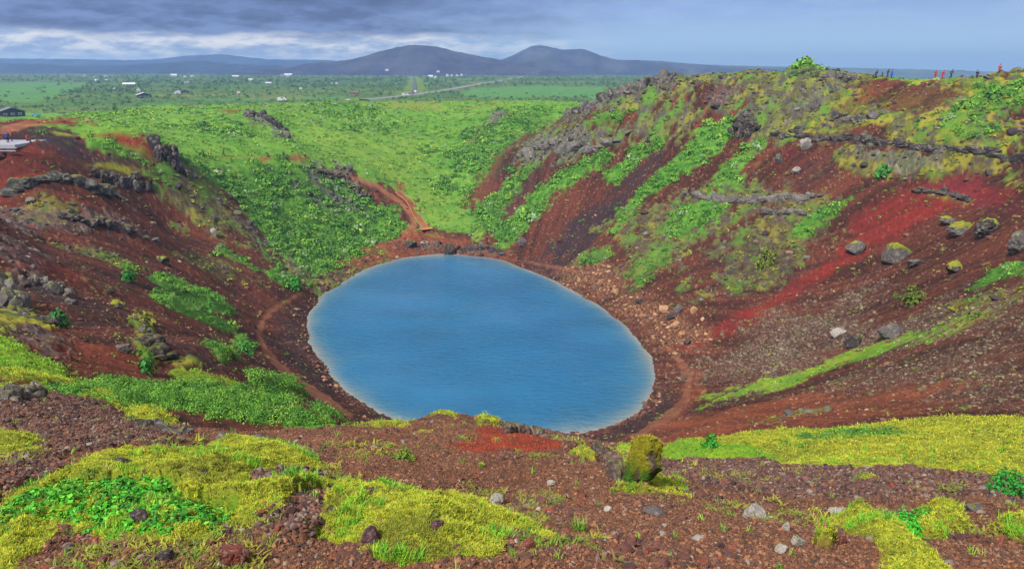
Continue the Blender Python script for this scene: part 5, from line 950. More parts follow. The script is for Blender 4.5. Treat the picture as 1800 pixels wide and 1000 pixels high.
sz = np.clip(RNG.lognormal(-1.05, .45, len(i)), .15, 1.1)
scatter('rubble', T(8, lambda r: stone(r, 1, .75)), p + [0, 0, .08], sz, tints(i, [(176, 138, 104), (158, 116, 88), (128, 92, 76), (104, 86, 80), (190, 162, 130)], [4, 3, 2, 1, 2]), STONE)
p, i = pick(C('rock') + .35*C('mossy') + .22*C('mixed'), .10, 50, 320)
sz = np.clip(RNG.lognormal(-.95, .5, len(i)), .2, 1.4)*np.clip(R[i]/180, .5, 1.2)
scatter('lava_rubble', T(8, lambda r: stone(r, 2, .85)), p, sz, tints(i, [(92, 86, 88), (66, 60, 64), (122, 116, 112), (104, 104, 84)], [4, 4, 3, 1]), STONE)
p, i = pick(smooth(Z, 2.6, .5)*(R > 75)*(R < 260)*(DC < 110), .16)
sz = np.clip(RNG.lognormal(-1.5, .5, len(i)), .08, .8)
scatter('shore_stones', T(6, lambda r: stone(r, 1)), p, sz, tints(i, [(92, 66, 60), (120, 84, 70), (74, 56, 56), (164, 124, 100)], [4, 3, 3, 1]), STONE)
# cinders and gravel underfoot 
p, i = pick(C('gravel', 'redfg') + .9*C('stony') + .12*C('soil'), .42, 1.8, 20)
sz = np.clip(RNG.lognormal(-5.35, .5, len(i)), .003, .03)*np.clip(.75 + R[i]/9, .8, 2.2)
tg = tints(i, [(122, 84, 66), (98, 70, 60), (148, 104, 78), (80, 62, 58), (150, 128, 112)], [5, 4, 3, 1.6, .35])
rf = Wt[CI['redfg']][i][:, None]; tg = tg*(1 - rf) + rf*tints(i, [(150, 64, 46), (118, 56, 48)], [2, 1])
scatter('cinders', T(10, lambda r: stone(r, 1, .75)), p + [0, 0, .002], sz, tg, STONE, tilt=.4)
p, i = pick(C('stony'), .36, 1.8, 22)
sz = np.clip(RNG.lognormal(-4.6, .5, len(i)), .006, .05)*np.clip(.6 + R[i]/14, .7, 1.7)
scatter('cinders', T(10, lambda r: stone(r, 1, .75)), p + [0, 0, .004], sz, tints(i, [(96, 76, 74), (120, 82, 72), (132, 118, 108), (70, 56, 58), (150, 140, 130)], [4, 3, 2, 3, .3]), STONE, tilt=.4)
p, i = pick((C('gravel') + C('stony') + .03*C('moss'))*smooth(fbm(X, Y, 1.1, 3, 191), -.15, .35), .014, 1.8, 16)
sz = np.clip(RNG.lognormal(-4.15, .45, len(i)), .01, .05)*np.clip(.6 + R[i]/12, .7, 1.5)
scatter('cinders', T(10, lambda r: stone(r, 2, .8)), p + [0, 0, .004], sz, tints(i, [(104, 70, 64), (88, 64, 66), (140, 126, 120), (126, 72, 58), (164, 156, 146)], [4, 3, 1.2, 2, .25]), STONE, tilt=.4)
# moss fibres
p, i = pick(smooth(C('moss', 'leafy'), .3, .8), .45, 1.8, 14)
sz = RNG.uniform(.6, 1.2, len(i))*np.clip(.55 + R[i]/9, .75, 1.9)
zv = .8 + .5*smooth(nz_d[i], -.3, .3)
tm = tints(i, [(170, 178, 52), (190, 192, 62), (142, 158, 50), (126, 120, 58), (124, 166, 54)], [5, 3.6, 3.4, .8, 1])
mb = smooth(fbm(X[i], Y[i], .5, 4, 195, .65), .0, .4)[:, None]; tm = tm*(1 - .75*mb) + .75*mb*tints(i, [(112, 118, 48), (120, 104, 58), (96, 116, 48)], [3, 1.4, 2])
scatter('moss', T(8, lambda r: tuft(r, 9, .010, .0024, .016, 1.3)), p, sz, tm, MOSS, zs=zv)
p, i = pick(smooth(C('moss', 'grassy'), .3, .8), .20, 14, 60)
sz = RNG.uniform(.6, 1.2, len(i))*np.clip(R[i]/24, .7, 1.6)
yel = Wt[CI['moss']][i][:, None]
tm = yel*tints(i, [(164, 168, 46), (142, 152, 48), (178, 178, 58), (114, 128, 48)], [4, 3, 3, 2]) + (1 - yel)*tints(i, [(108, 160, 46), (130, 174, 52), (90, 142, 44)], [3, 3, 2])
scatter('moss', T(6, lambda r: tuft(r, 9, .04, .015, .12, 1.4)), p, sz, tm, MOSS)
p, i = pick(C('gravel', 'stony')*smooth(fbm(X, Y, 1.3, 4, 199), .14, .4), .028, 1.8, 16)
sz = np.clip(RNG.lognormal(-.2, .5, len(i)), .4, 2.4)*np.clip(.6 + R[i]/9, .75, 1.9)
scatter('moss', T(6, lambda r: tuft(r, 26, .014, .003, .034, 1.2)), p, sz, tints(i, [(150, 150, 60), (120, 128, 56), (128, 116, 72), (110, 140, 56)], [3, 3, 2, 1.4]), MOSS)
# green sprigs and leafy herbs
p, i = pick(smooth(C('leafy'), .3, .8)*smooth(fbm(X, Y, .35, 3, 171), -.25, .15), .085, 1.8, 9)
sz = np.clip(RNG.lognormal(-.1, .35, len(i)), .45, 1.8)*.036*np.clip(.6 + R[i]/9, .8, 1.5)
scatter('leafy_herbs', T(8, lambda r: leaf_cloud(r, 26, .30, 1.0, .25)), p - [0, 0, .004], sz, tints(i, [(70, 172, 44), (98, 190, 52), (50, 124, 42), (126, 182, 60)], [5, 4, 3, 1.5]), LEAF)
p, i = pick(smooth(C('moss', 'grassy', 'leafy'), .3, .8)*smooth(fbm(X, Y, .6, 3, 177), .1, .35) + .006*C('gravel', 'stony'), .045, 2.0, 34)
sz = RNG.uniform(.6, 1.3, len(i))*np.clip(.6 + R[i]/12, .8, 2.4)
scatter('grass', T(6, lambda r: tuft(r, 12, .055, .0022, .02, .55)), p, sz, tints(i, [(112, 186, 44), (140, 200, 54), (86, 160, 46), (170, 180, 90)], [4, 3, 3, 1]), LEAF)
p, i = pick(smooth(C('shrub'), .3, .8)*(.4 + .6*smooth(nz_c, -.3, .2)), .20, 13, 60)
sz = RNG.uniform(.7, 1.3, len(i))*np.clip(R[i]/22, .7, 1.8)
scatter('grass', T(6, lambda r: tuft(r, 10, .12, .010, .10, .9)), p, sz, tints(i, [(94, 154, 50), (120, 172, 58), (76, 130, 50)], [4, 3, 3]), LEAF)

# ------------------------------------------------------------------ rocks, ledges and bushes that can be told apart
def rock_geo(seed, sub=4, rough=1.0, flat=.0):
    rng = np.random.default_rng(seed); v, f = ICO[sub]; v = v.copy(); off = Vector(rng.uniform(-50, 50, 3))
    d = np.empty(len(v))
    for k in range(len(v)):
        q = Vector(v[k]) + off
        d[k] = .34*mnoise.noise(q*1.1) + .20*mnoise.noise(q*2.6) + .17*rough*mnoise.noise(q*5.2) + (.10*rough*mnoise.noise(q*12) if sub > 3 else 0)
    v = v*(1 + d)[:, None]
    for _ in range(8):
        n = rng.normal(0, 1, 3); n /= np.linalg.norm(n); s = v@n; c = rng.uniform(.45, .8)
        v -= np.clip(s - c, 0, None)[:, None]*n*.85
    v += rng.normal(0, .012*rough, v.shape)
    lo, hi = v.min(0), v.max(0)
    return (v - (lo + hi)/2)/((hi - lo)/2), f, d
ROCKM = tint_mat('rock', .93, .15, 9, .45, .7, 26)
def lichen(v, base, seed, amount=.35):
    n1 = np.array([mnoise.noise(Vector(p)*3.1 + Vector((seed, 3, 1))) for p in v]); n2 = np.array([mnoise.noise(Vector(p)*8 + Vector((seed, 9, 4))) for p in v])
    m = smooth(n1*.6 + n2*.6, .12, .34)*amount
    c = ca(*base)[None]*(1 + .25*n2)[:, None]
    return c*(1 - m)[:, None] + np.array(ca(188, 184, 172))[None]*m[:, None]
def largest(ff, n):
    lab = np.arange(n)
    for _ in range(200):
        m = lab[ff].min(1); old = lab.copy()
        for k in range(3): np.minimum.at(lab, ff[:, k], m)
        if (lab == old).all(): break
    fl = lab[ff[:, 0]]; u, c = np.unique(fl, return_counts=True)
    return ff[fl == u[np.argmax(c)]]
def make_rock(label, x, y, w_, h_, moss, tone, seed):
    v, f, d = rock_geo(seed, 4)
    rng = np.random.default_rng(seed + 5)
    sc = np.array([w_/2, w_/2*rng.uniform(.7, .95), h_*.62])
    g = float(gz(x, y)); a = rng.uniform(-.25, .25)
    col = lichen(v, tone, seed, .55 if sum(tone) > 420 else .3)
    vv = v*sc; vv[:, 2] += h_*.38
    o = link('boulder' if h_ > .3 else 'stone', mesh_from('rock', vv, None, f, False, col), ROCKM, label=label, cat='boulder' if h_ > .3 else 'stone', group='rocks lying on the crater slopes')
    o.location = (x, y, g); o.rotation_euler = (0, 0, a)
    if moss > 0:
        nz = np.array([mnoise.noise(Vector(p)*2.3 + Vector((seed, 0, 7))) for p in v])
        fine_ = np.array([mnoise.noise(Vector(p)*9 + Vector((seed, 5, 7))) for p in v])
        cover = v[:, 2] + nz*1.0 + .3*fine_ > (1.05 - 1.3*moss)
        keep = cover[f].all(1); ff = f[keep]
        if len(ff) > 6:
            ff = largest(ff, len(v))
            cnt = np.zeros(len(v)); np.add.at(cnt, ff.ravel(), 1); full = np.zeros(len(v)); np.add.at(full, f.ravel(), 1)
            inner = cnt == full
            mv = vv*(1 + np.where(inner, .035 + .05*fine_, -.01))[:, None]
            u, inv = np.unique(ff, return_inverse=True)
            mc = ca(152, 150, 52)*(1 + .4*fine_[u])[:, None]; gm = smooth(nz[u], .0, .35)[:, None]*.6; mc = mc*(1 - gm) + ca(110, 150, 48)*gm
            link('moss_cap', mesh_from('moss_cap', mv[u], None, inv.reshape(-1, 3), True, mc), MOSSCAP, parent=o, label='yellow green moss covering the stone')
    return o
MOSSCAP = tint_mat('moss_cap', .95, .08, 60, .4, .8, 90)
for k, (lab, x, y, w_, h_, ms, tone) in enumerate(ROCKS): make_rock(lab, x, y, w_, h_, ms, tone, 400 + k)

def make_ledge(label, pts, hgt, thick, n, tone, seed):
    rng = np.random.default_rng(seed); P = np.array(pts); seg = np.hypot(*(P[1:] - P[:-1]).T); cum = np.r_[0, np.cumsum(seg)]; L = cum[-1]
    V_, F_, C_ = [], [], []; off = 0
    cx, cy = P.mean(0); small = hgt < .6
    c0 = np.array([np.interp(L/2, cum, P[:, 0]), np.interp(L/2, cum, P[:, 1])]); org = np.array([c0[0], c0[1], float(gz(*c0))])
    for k in range(n):
        s = (k + rng.uniform(.1, .9))/n*L; x = np.interp(s, cum, P[:, 0]); y = np.interp(s, cum, P[:, 1])
        lat = np.clip(rng.normal(0, thick*.2), -.3*thick, .3*thick); dxy = np.array([x - CX, y - CY]); dxy /= np.linalg.norm(dxy) + 1e-6
        x += dxy[0]*lat; y += dxy[1]*lat
        v, f, d = rock_geo(seed*50 + k, 3, 1.3)
        h = hgt*float(np.clip(rng.lognormal(-.25, .38), .4, 1.35)); ln = max(L/n*rng.uniform(1.5, 3.0), h*.6); th = thick*rng.uniform(.4, .8)
        q = v*[ln*.62, th*.6, h*.62]
        i1 = np.clip(np.searchsorted(cum, s) - 1, 0, len(P) - 2); t = P[i1 + 1] - P[i1]; a = math.atan2(t[1], t[0]) + rng.normal(0, .25)
        ca_, sa = math.cos(a), math.sin(a)
        q = np.c_[q[:, 0]*ca_ - q[:, 1]*sa, q[:, 0]*sa + q[:, 1]*ca_, q[:, 2]]
        q += [x, y, float(gz(x, y)) + h*.10]
        V_.append(q - org); F_.append(f + off); off += len(v)
        kf = rng.uniform(.75, 1.2); tn = tuple(min(255, c*kf) for c in tone)
        cc = lichen(v, tn, seed + k, .35)
        mm = smooth(v[:, 2] + .4*d, .75, 1.0)[:, None]*rng.uniform(0, .9)
        C_.append(cc*(1 - mm) + ca(124, 132, 50)*mm)
    o = link('rock_ledge', mesh_from('rock_ledge', np.concatenate(V_), None, np.concatenate(F_), False, np.concatenate(C_)), ROCKM, label=label, cat='rock ledge', group='lava ledges and crags of the crater')
    o.location = org
for k, (lab, pts, hg, tk, n, tone) in enumerate(LEDGES): make_ledge(lab, pts, hg, tk, n, tone, 900 + k)

WOOD_STEM = plain_mat('twig', (88, 70, 54), .9)
def make_bush(label, x, y, w_, h_, colr, seed):
    rng = np.random.default_rng(seed); root = bpy.data.objects.new('bush', None); COL.objects.link(root)
    g = float(gz(x, y)); root.location = (x, y, g)
    d = math.hypot(x, y); leaf = max(.0022*d, .008)
    if 'tuft' in label or 'cushion' in label: root.name = 'grass_tuft' if 'tuft' in label else 'moss_cushion'
    root['label'] = label; root['category'] = 'grass tuft' if 'tuft' in label else 'moss cushion' if 'cushion' in label else 'bush'
    if 'tuft' in label:
        v, q, s = tuft(rng, 110, h_*.72, .0022, w_*.28, .55)
        dry = smooth(v[:, 2]/h_, .4, .9)[:, None]*.75
        col = ca(*colr)*s[:, None]*(1 - dry) + ca(176, 166, 110)*dry
        link('blades', mesh_from('blades', v, q, None, False, col), LEAF, parent=root); return
    parts = []; n = int(np.clip((w_/leaf)**2*1.6, 250, 2600))
    v, q, s = leaf_cloud(rng, n, leaf/(w_/2), 1.0, .30)
    v = v*[w_/2, w_/2, h_/1.0]*rng.uniform(.95, 1.05)
    tone = ca(*colr)*s[:, None]*(1 + .25*smooth(v[:, 2]/h_, .2, 1.0))[:, None] if False else ca(*colr)*s[:, None]
    link('crown', mesh_from('crown', v, q, None, False, tone), LEAF, parent=root)
    bm = bmesh.new()
    for k in range(7):
        a = rng.uniform(0, 6.28); tip = Vector((math.cos(a)*w_*.3, math.sin(a)*w_*.3, h_*.7))
        m = Matrix.Translation(tip/2) @ tip.to_track_quat('Z', 'Y').to_matrix().to_4x4()
        bmesh.ops.create_cone(bm, segments=6, radius1=w_*.02, radius2=w_*.006, depth=tip.length, matrix=m)
    me = bpy.data.meshes.new('stems'); bm.to_mesh(me); bm.free(); link('stems', me, WOOD_STEM, parent=root)
for k, b in enumerate(BUSHES): make_bush(*b, 1700 + k)

# the mossy pillar on the lip of the gravel mound
def mossy_pillar(x, y, w_, h_):
    g = float(gz(x, y)); v, f, d = rock_geo(2222, 4, 1.2)
    def shape(v):
        q = v.copy(); t = (q[:, 2] + 1)/2
        q[:, 0] *= 1.0 - .28*t + .10*np.sin(t*7.5 + .4); q[:, 0] += .20*t - .08; q[:, 1] *= .85 + .2*np.sin(t*4 + 1)
        return q*[w_*.52, w_*.5, h_*.56] + [0, 0, h_*.46]
    vv = shape(v)
    o = link('mossy_rock', mesh_from('mossy_rock', vv, None, f, True, lichen(v, (92, 74, 66), 3, .3)), ROCKM, label='upright rock pillar draped in yellow and green moss at the gravel crest', cat='mossy rock')
    o.location = (x, y, g)
    n1 = np.array([mnoise.noise(Vector(p)*1.7 + Vector((4, 2, 7))) for p in v]); n2 = np.array([mnoise.noise(Vector(p)*8) for p in v])
    cover = (n1 + .25*n2 + .25*v[:, 2] - .25*v[:, 0] > -.34)
    ff = f[cover[f].all(1)]; cnt = np.zeros(len(v)); np.add.at(cnt, ff.ravel(), 1); full = np.zeros(len(v)); np.add.at(full, f.ravel(), 1)
    mv = vv.copy(); nrm = v/np.linalg.norm(v, axis=1, keepdims=True); mv += nrm*np.where(cnt == full, .026 + .022*n2, -.004)[:, None]
    u, inv = np.unique(ff, return_inverse=True)
    gm = smooth(-v[u, 2] + .5*n1[u], -.25, .35)[:, None]
    mc = ca(158, 152, 46)*(1 - gm) + ca(86, 126, 46)*gm; mc = mc*(1 + .35*n2[u])[:, None]
    link('moss_cap', mesh_from('moss_cap', mv[u], None, inv.reshape(-1, 3), True, mc), MOSSCAP, parent=o)
    sel = RNG.choice(u, 900); tv, tq, ts = [], [], []; off = 0
    for k in sel:
        a, q, s = tuft(RNG, 5, .016, .002, .012, 1.3)
        tv.append(a + mv[k]); tq.append(q + off); off += len(a)
        gk = float(smooth(-v[k, 2] + .5*n1[k], -.25, .35)); ts.append((ca(170, 164, 52)*(1 - gk) + ca(84, 136, 48)*gk)*s[:, None])
    link('moss_fringe', mesh_from('moss_fringe', np.concatenate(tv), np.concatenate(tq), None, False, np.concatenate(ts)), LEAF, parent=o)
mossy_pillar(*PILLAR)

# ------------------------------------------------------------------ boxes and bars
def bm_box(bm, size, loc=(0, 0, 0), rot=(0, 0, 0), bev=0):
    from mathutils import Euler
    m = Matrix.Translation(loc) @ Euler(rot).to_matrix().to_4x4() @ Matrix.Diagonal((*size, 1))
    r = bmesh.ops.create_cube(bm, size=1, matrix=m)
    if bev: bmesh.ops.bevel(bm, geom=list({e for v in r['verts'] for e in v.link_edges}), offset=bev, segments=2, affect='EDGES')
def bm_bar(bm, a, b, r, seg=8, r2=None):
    a = Vector(a); b = Vector(b); d = b - a
    bmesh.ops.create_cone(bm, segments=seg, radius1=r, radius2=r if r2 is None else r2, depth=d.length, cap_ends=True, matrix=Matrix.Translation((a + b)/2) @ d.to_track_quat('Z', 'Y').to_matrix().to_4x4())
def done(name, bm, mat, parent=None, sm=False, **kw):
    bmesh.ops.recalc_face_normals(bm, faces=bm.faces[:])
    me = bpy.data.meshes.new(name); bm.to_mesh(me); bm.free()
    if sm: me.shade_smooth()
    return link(name, me, mat, parent, **kw)
def empty(name, loc, rz=0, **kw):
    o = link(name, None, None, None, **kw); o.location = loc; o.rotation_euler = (0, 0, rz); return o
_mats = {}
def cm(rgb, rough=.7, **k):
    key = (rgb, rough)
    if key not in _mats: _mats[key] = plain_mat('paint', rgb, rough, **k)
    return _mats[key]
GLASS = plain_mat('window_glass', (70, 84, 104), .15, .1, 3, .5)

# ------------------------------------------------------------------ people
def skin_mesh(joints, edges, sub=2):
    """one continuous surface grown over a skeleton; joints: name -> (x, y, z, radius)"""
    names = list(joints); me = bpy.data.meshes.new('skeleton')
    me.from_pydata([joints[n][:3] for n in names], [(names.index(a), names.index(b)) for a, b in edges], [])
    o = bpy.data.objects.new('skeleton', me); COL.objects.link(o)
    md = o.modifiers.new('skin', 'SKIN'); md.use_smooth_shade = True
    for i, n in enumerate(names):
        r = joints[n][3]; me.skin_vertices[0].data[i].radius = (r, r)
        me.skin_vertices[0].data[i].use_root = (i == 0)
    o.modifiers.new('subsurf', 'SUBSURF').levels = sub
    dg = bpy.context.evaluated_depsgraph_get(); res = bpy.data.meshes.new_from_object(o.evaluated_get(dg), depsgraph=dg)
    bpy.data.objects.remove(o); bpy.data.meshes.remove(me)
    res.shade_smooth(); return res
def skeleton(pose):
    J = {'pelvis': (0, 0, .93, .125), 'waist': (0, 0, 1.08, .12), 'chest': (0, .01, 1.30, .145), 'collar': (0, 0, 1.46, .09), 'neck': (0, .01, 1.53, .055), 'head': (0, .03, 1.64, .092), 'crown': (0, .015, 1.735, .062)}
    for s, n in ((-1, 'a'), (1, 'b')):
        J.update({'shoulder_'+n: (s*.19, 0, 1.42, .068), 'elbow_'+n: (s*.25, -.02, 1.15, .046), 'wrist_'+n: (s*.26, .07, .91, .03),
                  'hip_'+n: (s*.10, 0, .88, .095), 'knee_'+n: (s*.11, .03, .49, .062), 'ankle_'+n: (s*.115, -.02, .09, .042), 'toe_'+n: (s*.13, .15, .045, .036)})
    def mv(n, dx, dy, dz): x, y, z, r = J[n]; J[n] = (x + dx, y + dy, z + dz, r)
    up = ['waist', 'chest', 'collar', 'neck', 'head', 'crown'] + [p + s for p in ('shoulder_', 'elbow_', 'wrist_') for s in 'ab']
    def bend(names, deg, pz):
        c, s = math.cos(math.radians(deg)), math.sin(math.radians(deg))
        for n in names:
            x, y, z, r = J[n]; z -= pz; J[n] = (x, y*c + z*s, z*c - y*s + pz, r)
    if pose in ('walk', 'lean'):
        mv('knee_a', 0, .14, .02); mv('ankle_a', 0, .24, 0); mv('toe_a', 0, .24, .03); mv('knee_b', 0, -.06, 0); mv('ankle_b', 0, -.30, .05); mv('toe_b', 0, -.30, 0)
        mv('elbow_a', 0, -.12, .02); mv('wrist_a', 0, -.12, .06); mv('elbow_b', 0, .12, .02); mv('wrist_b', 0, .20, .08)
    if pose == 'lean': bend(up, 17, .93)
    if pose == 'bend': bend(up, 62, .93); mv('wrist_a', .04, .1, -.12); mv('wrist_b', -.04, .1, -.12)
    if pose == 'camera':
        for s in 'ab': J['elbow_'+s] = ((-.24 if s == 'a' else .24), .18, 1.28, .046); J['wrist_'+s] = ((-.09 if s == 'a' else .09), .22, 1.56, .03)
        mv('ankle_a', -.12, .1, 0); mv('toe_a', -.14, .1, 0)
    if pose == 'sit':
        for n in list(J): mv(n, 0, 0, -.48)
        for s, q in ((-1, 'a'), (1, 'b')):
            J['knee_'+q] = (s*.13, .42, .48, .062); J['ankle_'+q] = (s*.13, .46, .09, .042); J['toe_'+q] = (s*.14, .62, .045, .036)
            J['wrist_'+q] = (s*.16, .34, .60, .03); J['elbow_'+q] = (s*.26, .10, .70, .046)
    return J
SPINE = [('pelvis', 'waist'), ('waist', 'chest'), ('chest', 'collar'), ('collar', 'neck'), ('neck', 'head'), ('head', 'crown')]
ARMS = [e for s in 'ab' for e in (('collar', 'shoulder_'+s), ('shoulder_'+s, 'elbow_'+s), ('elbow_'+s, 'wrist_'+s))]
LEGS = [e for s in 'ab' for e in (('pelvis', 'hip_'+s), ('hip_'+s, 'knee_'+s), ('knee_'+s, 'ankle_'+s), ('ankle_'+s, 'toe_'+s))]
SKIN_ = plain_mat('skin', (214, 164, 136), .6, .05)
_pose_cache = {}
def pose_meshes(pose):
    if pose in _pose_cache: return _pose_cache[pose]
    J = skeleton(pose); body = skin_mesh(J, SPINE + ARMS + LEGS)
    bm = bmesh.new(); bm.from_mesh(body)
    for s in 'ab':                                         # five separate, slightly curled fingers on each hand
        w3 = Vector(J['wrist_'+s][:3]); d = (w3 - Vector(J['elbow_'+s][:3])).normalized(); side = d.cross(Vector((0, 1, .2))).normalized(); curl = side.cross(d).normalized()
        for k, ln in enumerate((.070, .082, .078, .060)):
            a = w3 + d*.05 + side*(k - 1.5)*.018; b = a + d*ln*.55 + curl*.008; c = b + d*ln*.45 + curl*.026
            bm_bar(bm, w3 + side*(k - 1.5)*.011, a, .011); bm_bar(bm, a, b, .0095, 8, .008); bm_bar(bm, b, c, .008, 8, .006)
        t0 = w3 + d*.015 - side*.022; bm_bar(bm, t0, t0 + d*.035 - side*.026, .011, 8, .009); bm_bar(bm, t0 + d*.035 - side*.026, t0 + d*.062 - side*.03, .009, 8, .007)
    h = Vector(J['head'][:3]); bm_bar(bm, h + Vector((0, .085, .015)), h + Vector((0, .115, -.012)), .010, 8, .016)      # nose
    for sx in (-1, 1):
        bmesh.ops.create_uvsphere(bm, u_segments=8, v_segments=6, radius=.013, matrix=Matrix.Translation(h + Vector((sx*.034, .082, .02))))
        bmesh.ops.create_uvsphere(bm, u_segments=8, v_segments=6, radius=.024, matrix=Matrix.Translation(h + Vector((sx*.094, 0, .0))) @ Matrix.Diagonal((.5, .8, 1.2, 1)))
    bm.to_mesh(body); bm.free(); body.shade_smooth()
    g = lambda names, extra: {n: (*J[n][:3], J[n][3] + extra) for n in names}
    jn = ['pelvis', 'waist', 'chest', 'collar'] + [p + s for s in 'ab' for p in ('shoulder_', 'elbow_', 'wrist_')]
    JJ = g(jn, .022); jacket = skin_mesh(JJ, [e for e in SPINE[:3]] + ARMS)
    tj = g(['pelvis'] + [p + s for s in 'ab' for p in ('hip_', 'knee_', 'ankle_')], .018)
    trousers = skin_mesh(tj, [e for e in LEGS if not e[1].startswith('toe')])
    hood = skin_mesh({'head': (*(Vector(J['head'][:3]) + Vector((0, -.03, .01))), .115), 'crown': (*(Vector(J['crown'][:3]) + Vector((0, -.02, .0))), .075), 'neck': (*(Vector(J['neck'][:3]) + Vector((0, -.03, 0))), .085)}, [('head', 'crown'), ('head', 'neck')])
    boots = []
    for s in 'ab':
        bmb = bmesh.new(); an = Vector(J['ankle_'+s][:3]); to = Vector(J['toe_'+s][:3]); bm_bar(bmb, an + Vector((0, -.02, -.01)), to + Vector((0, .03, 0)), .058, 10, .046)
        bm_bar(bmb, an + Vector((0, 0, .10)), an - Vector((0, 0, .03)), .058, 10)
        bt = bpy.data.meshes.new('boot'); bmb.to_mesh(bt); bmb.free(); bt.shade_smooth(); boots.append(bt)
    _pose_cache[pose] = (J, body, jacket, trousers, hood, boots); return _pose_cache[pose]
DECK_Z = EYE - .1024*DECK[1]
for lab, x, y, pose, jc, tr, hd, extra in PEOPLE:
    J, body, jacket, trousers, hood, boots = pose_meshes(pose)
    z = DECK_Z if 'platform' in lab else float(gz(x, y))
    o = link('person', body.copy(), SKIN_, label=lab, cat='person', group='people walking round the crater')
    o.location = (x, y, z - .01); o.rotation_euler = (0, 0, math.radians(-hd)); o.scale = (1.06,)*3
    link('jacket', jacket.copy(), cm(jc, .6), o); link('trousers', trousers.copy(), cm(tr, .75), o)
    link('hood' if jc != (214, 200, 120) else 'hair', hood.copy(), cm(jc if jc != (214, 200, 120) else (70, 52, 40), .6), o)
    for bt in boots: link('boot', bt.copy(), cm((40, 36, 34), .6), o)
    if extra == 'rucksack':
        bm = bmesh.new(); c = Vector(J['chest'][:3]); bm_box(bm, (.34, .22, .56), c + Vector((0, -.24, .0)), bev=.05); bm_box(bm, (.24, .08, .26), c + Vector((0, -.38, -.08)), bev=.03); done('rucksack', bm, cm((38, 38, 50)), o, True)
    if extra == 'poncho':
        bm = bmesh.new(); bmesh.ops.create_cone(bm, segments=24, radius1=.46, radius2=.12, depth=.95, cap_ends=False, matrix=Matrix.Translation((0, .0, .98)))
        for v in bm.verts: v.co.y *= .8; v.co.x += .03*math.sin(v.co.z*9)
        done('poncho', bm, cm(jc), o, True)
POSTM = plain_mat('weathered_wood', (66, 60, 52), .9)
for lab, x, y, h_ in POSTS:
    bm = bmesh.new(); bm_box(bm, (.22, .22, h_), (0, 0, h_/2 - .1), bev=.03); bmesh.ops.create_cone(bm, segments=4, radius1=.155, radius2=.02, depth=.12, matrix=Matrix.Translation((0, 0, h_ - .04)) @ Matrix.Rotation(math.pi/4, 4, 'Z'))
    o = done('trail_post', bm, POSTM, label=lab, cat='post'); o.location = (x, y, float(gz(x, y)))

# ------------------------------------------------------------------ viewing platform on the left rim
def platform():
    x, y = DECK; z = DECK_Z - .35
    root = empty('viewing_platform', (x, y, z), math.radians(0), label='grey boarded viewing platform at the left edge of the rim', cat='platform')
    wood = plain_mat('grey_boards', (168, 170, 186), .8, .2, 1.5)
    bm = bmesh.new()
    for k in range(24): bm_box(bm, (9.0 - .05*k, .33, .09), (-3.0 + .03*k, -2.6 + k*.35, .30 + .002*(k % 2)), bev=.01)
    done('deck', bm, wood, root)
    bm = bmesh.new(); bm_box(bm, (9.6, .34, .16), (-2.6, -3.35, -.12), bev=.02); bm_box(bm, (9.8, .34, .16), (-2.4, -4.1, -.5), bev=.02); bm_box(bm, (9.2, .12, .34), (-3, -2.85, .1)); done('step', bm, wood, root)
    bm = bmesh.new(); bm_box(bm, (.12, 8.6, .42), (1.52, 1.4, .05)); done('skirt_board', bm, wood, root)
    for px in (-6.5, -3.5, -.5, 1.1):
        for py in (-2.4, 1.5, 5.2):
            bm = bmesh.new(); bm_box(bm, (.16, .16, 2.6), (px, py, -1.06)); done('support_post', bm, POSTM, root)
platform()

# ------------------------------------------------------------------ wooden stairs down to the lake
def stairs():
    P = np.array(STAIR); z0 = float(gz(*P[0])); root = empty('wooden_stairs', (P[-1][0], P[-1][1], float(gz(*P[-1]))), label='orange-tan wooden stairs running down the red trail to the lake', cat='stairs')
    o3 = Vector(root.location); pts = [Vector((a, b, float(gz(a, b)) + .25)) - o3 for a, b in P]
    for i in range(1, len(pts) - 1): pts[i].z = (pts[i - 1].z + pts[i].z + pts[i + 1].z)/3
    wood = plain_mat('new_timber', (200, 136, 94), .75, .14, 2)
    seg = [(pts[i + 1] - pts[i]).length for i in range(len(pts) - 1)]; tot = sum(seg); n = int(tot/.42)
    bt = bmesh.new(); rails = {-1: bmesh.new(), 1: bmesh.new()}; prev = None
    for k in range(n + 1):
        s = k/n*tot; i = 0
        while i < len(seg) - 1 and s > seg[i]: s -= seg[i]; i += 1
        p = pts[i].lerp(pts[i + 1], min(1, s/seg[i])); d = (pts[i + 1] - pts[i]).normalized(); a = math.atan2(d.y, d.x)
        bm_box(bt, (.36, 1.9, .08), p, (0, 0, a), .01)
        sd_ = Vector((-math.sin(a), math.cos(a), 0))
        if prev is not None and k % 4 == 0:
            for s_ in rails:
                A = prev[0] + prev[1]*s_*1.02; B = p + sd_*s_*1.02; m = (A + B)/2; dd = B - A
                mt = Matrix.Translation(m + Vector((0, 0, .06))) @ dd.to_track_quat('X', 'Z').to_matrix().to_4x4() @ Matrix.Diagonal((dd.length*1.02, .10, .34, 1))
                bmesh.ops.create_cube(rails[s_], size=1, matrix=mt)
            prev = (p, sd_)
        if prev is None: prev = (p, sd_)
    done('treads', bt, wood, root)
    for s_ in rails: done('stringer', rails[s_], wood, root)
    a = math.atan2(*(pts[-1] - pts[-2]).normalized().yx); e = pts[-1]
    bm = bmesh.new()
    for k in range(5): bm_box(bm, (.34, 3.6, .1), e + Vector((math.cos(a)*(.4 + .36*k), math.sin(a)*(.4 + .36*k), .02 + .002*(k % 2))), (0, 0, a), .01)
    done('landing', bm, wood, root)
stairs()

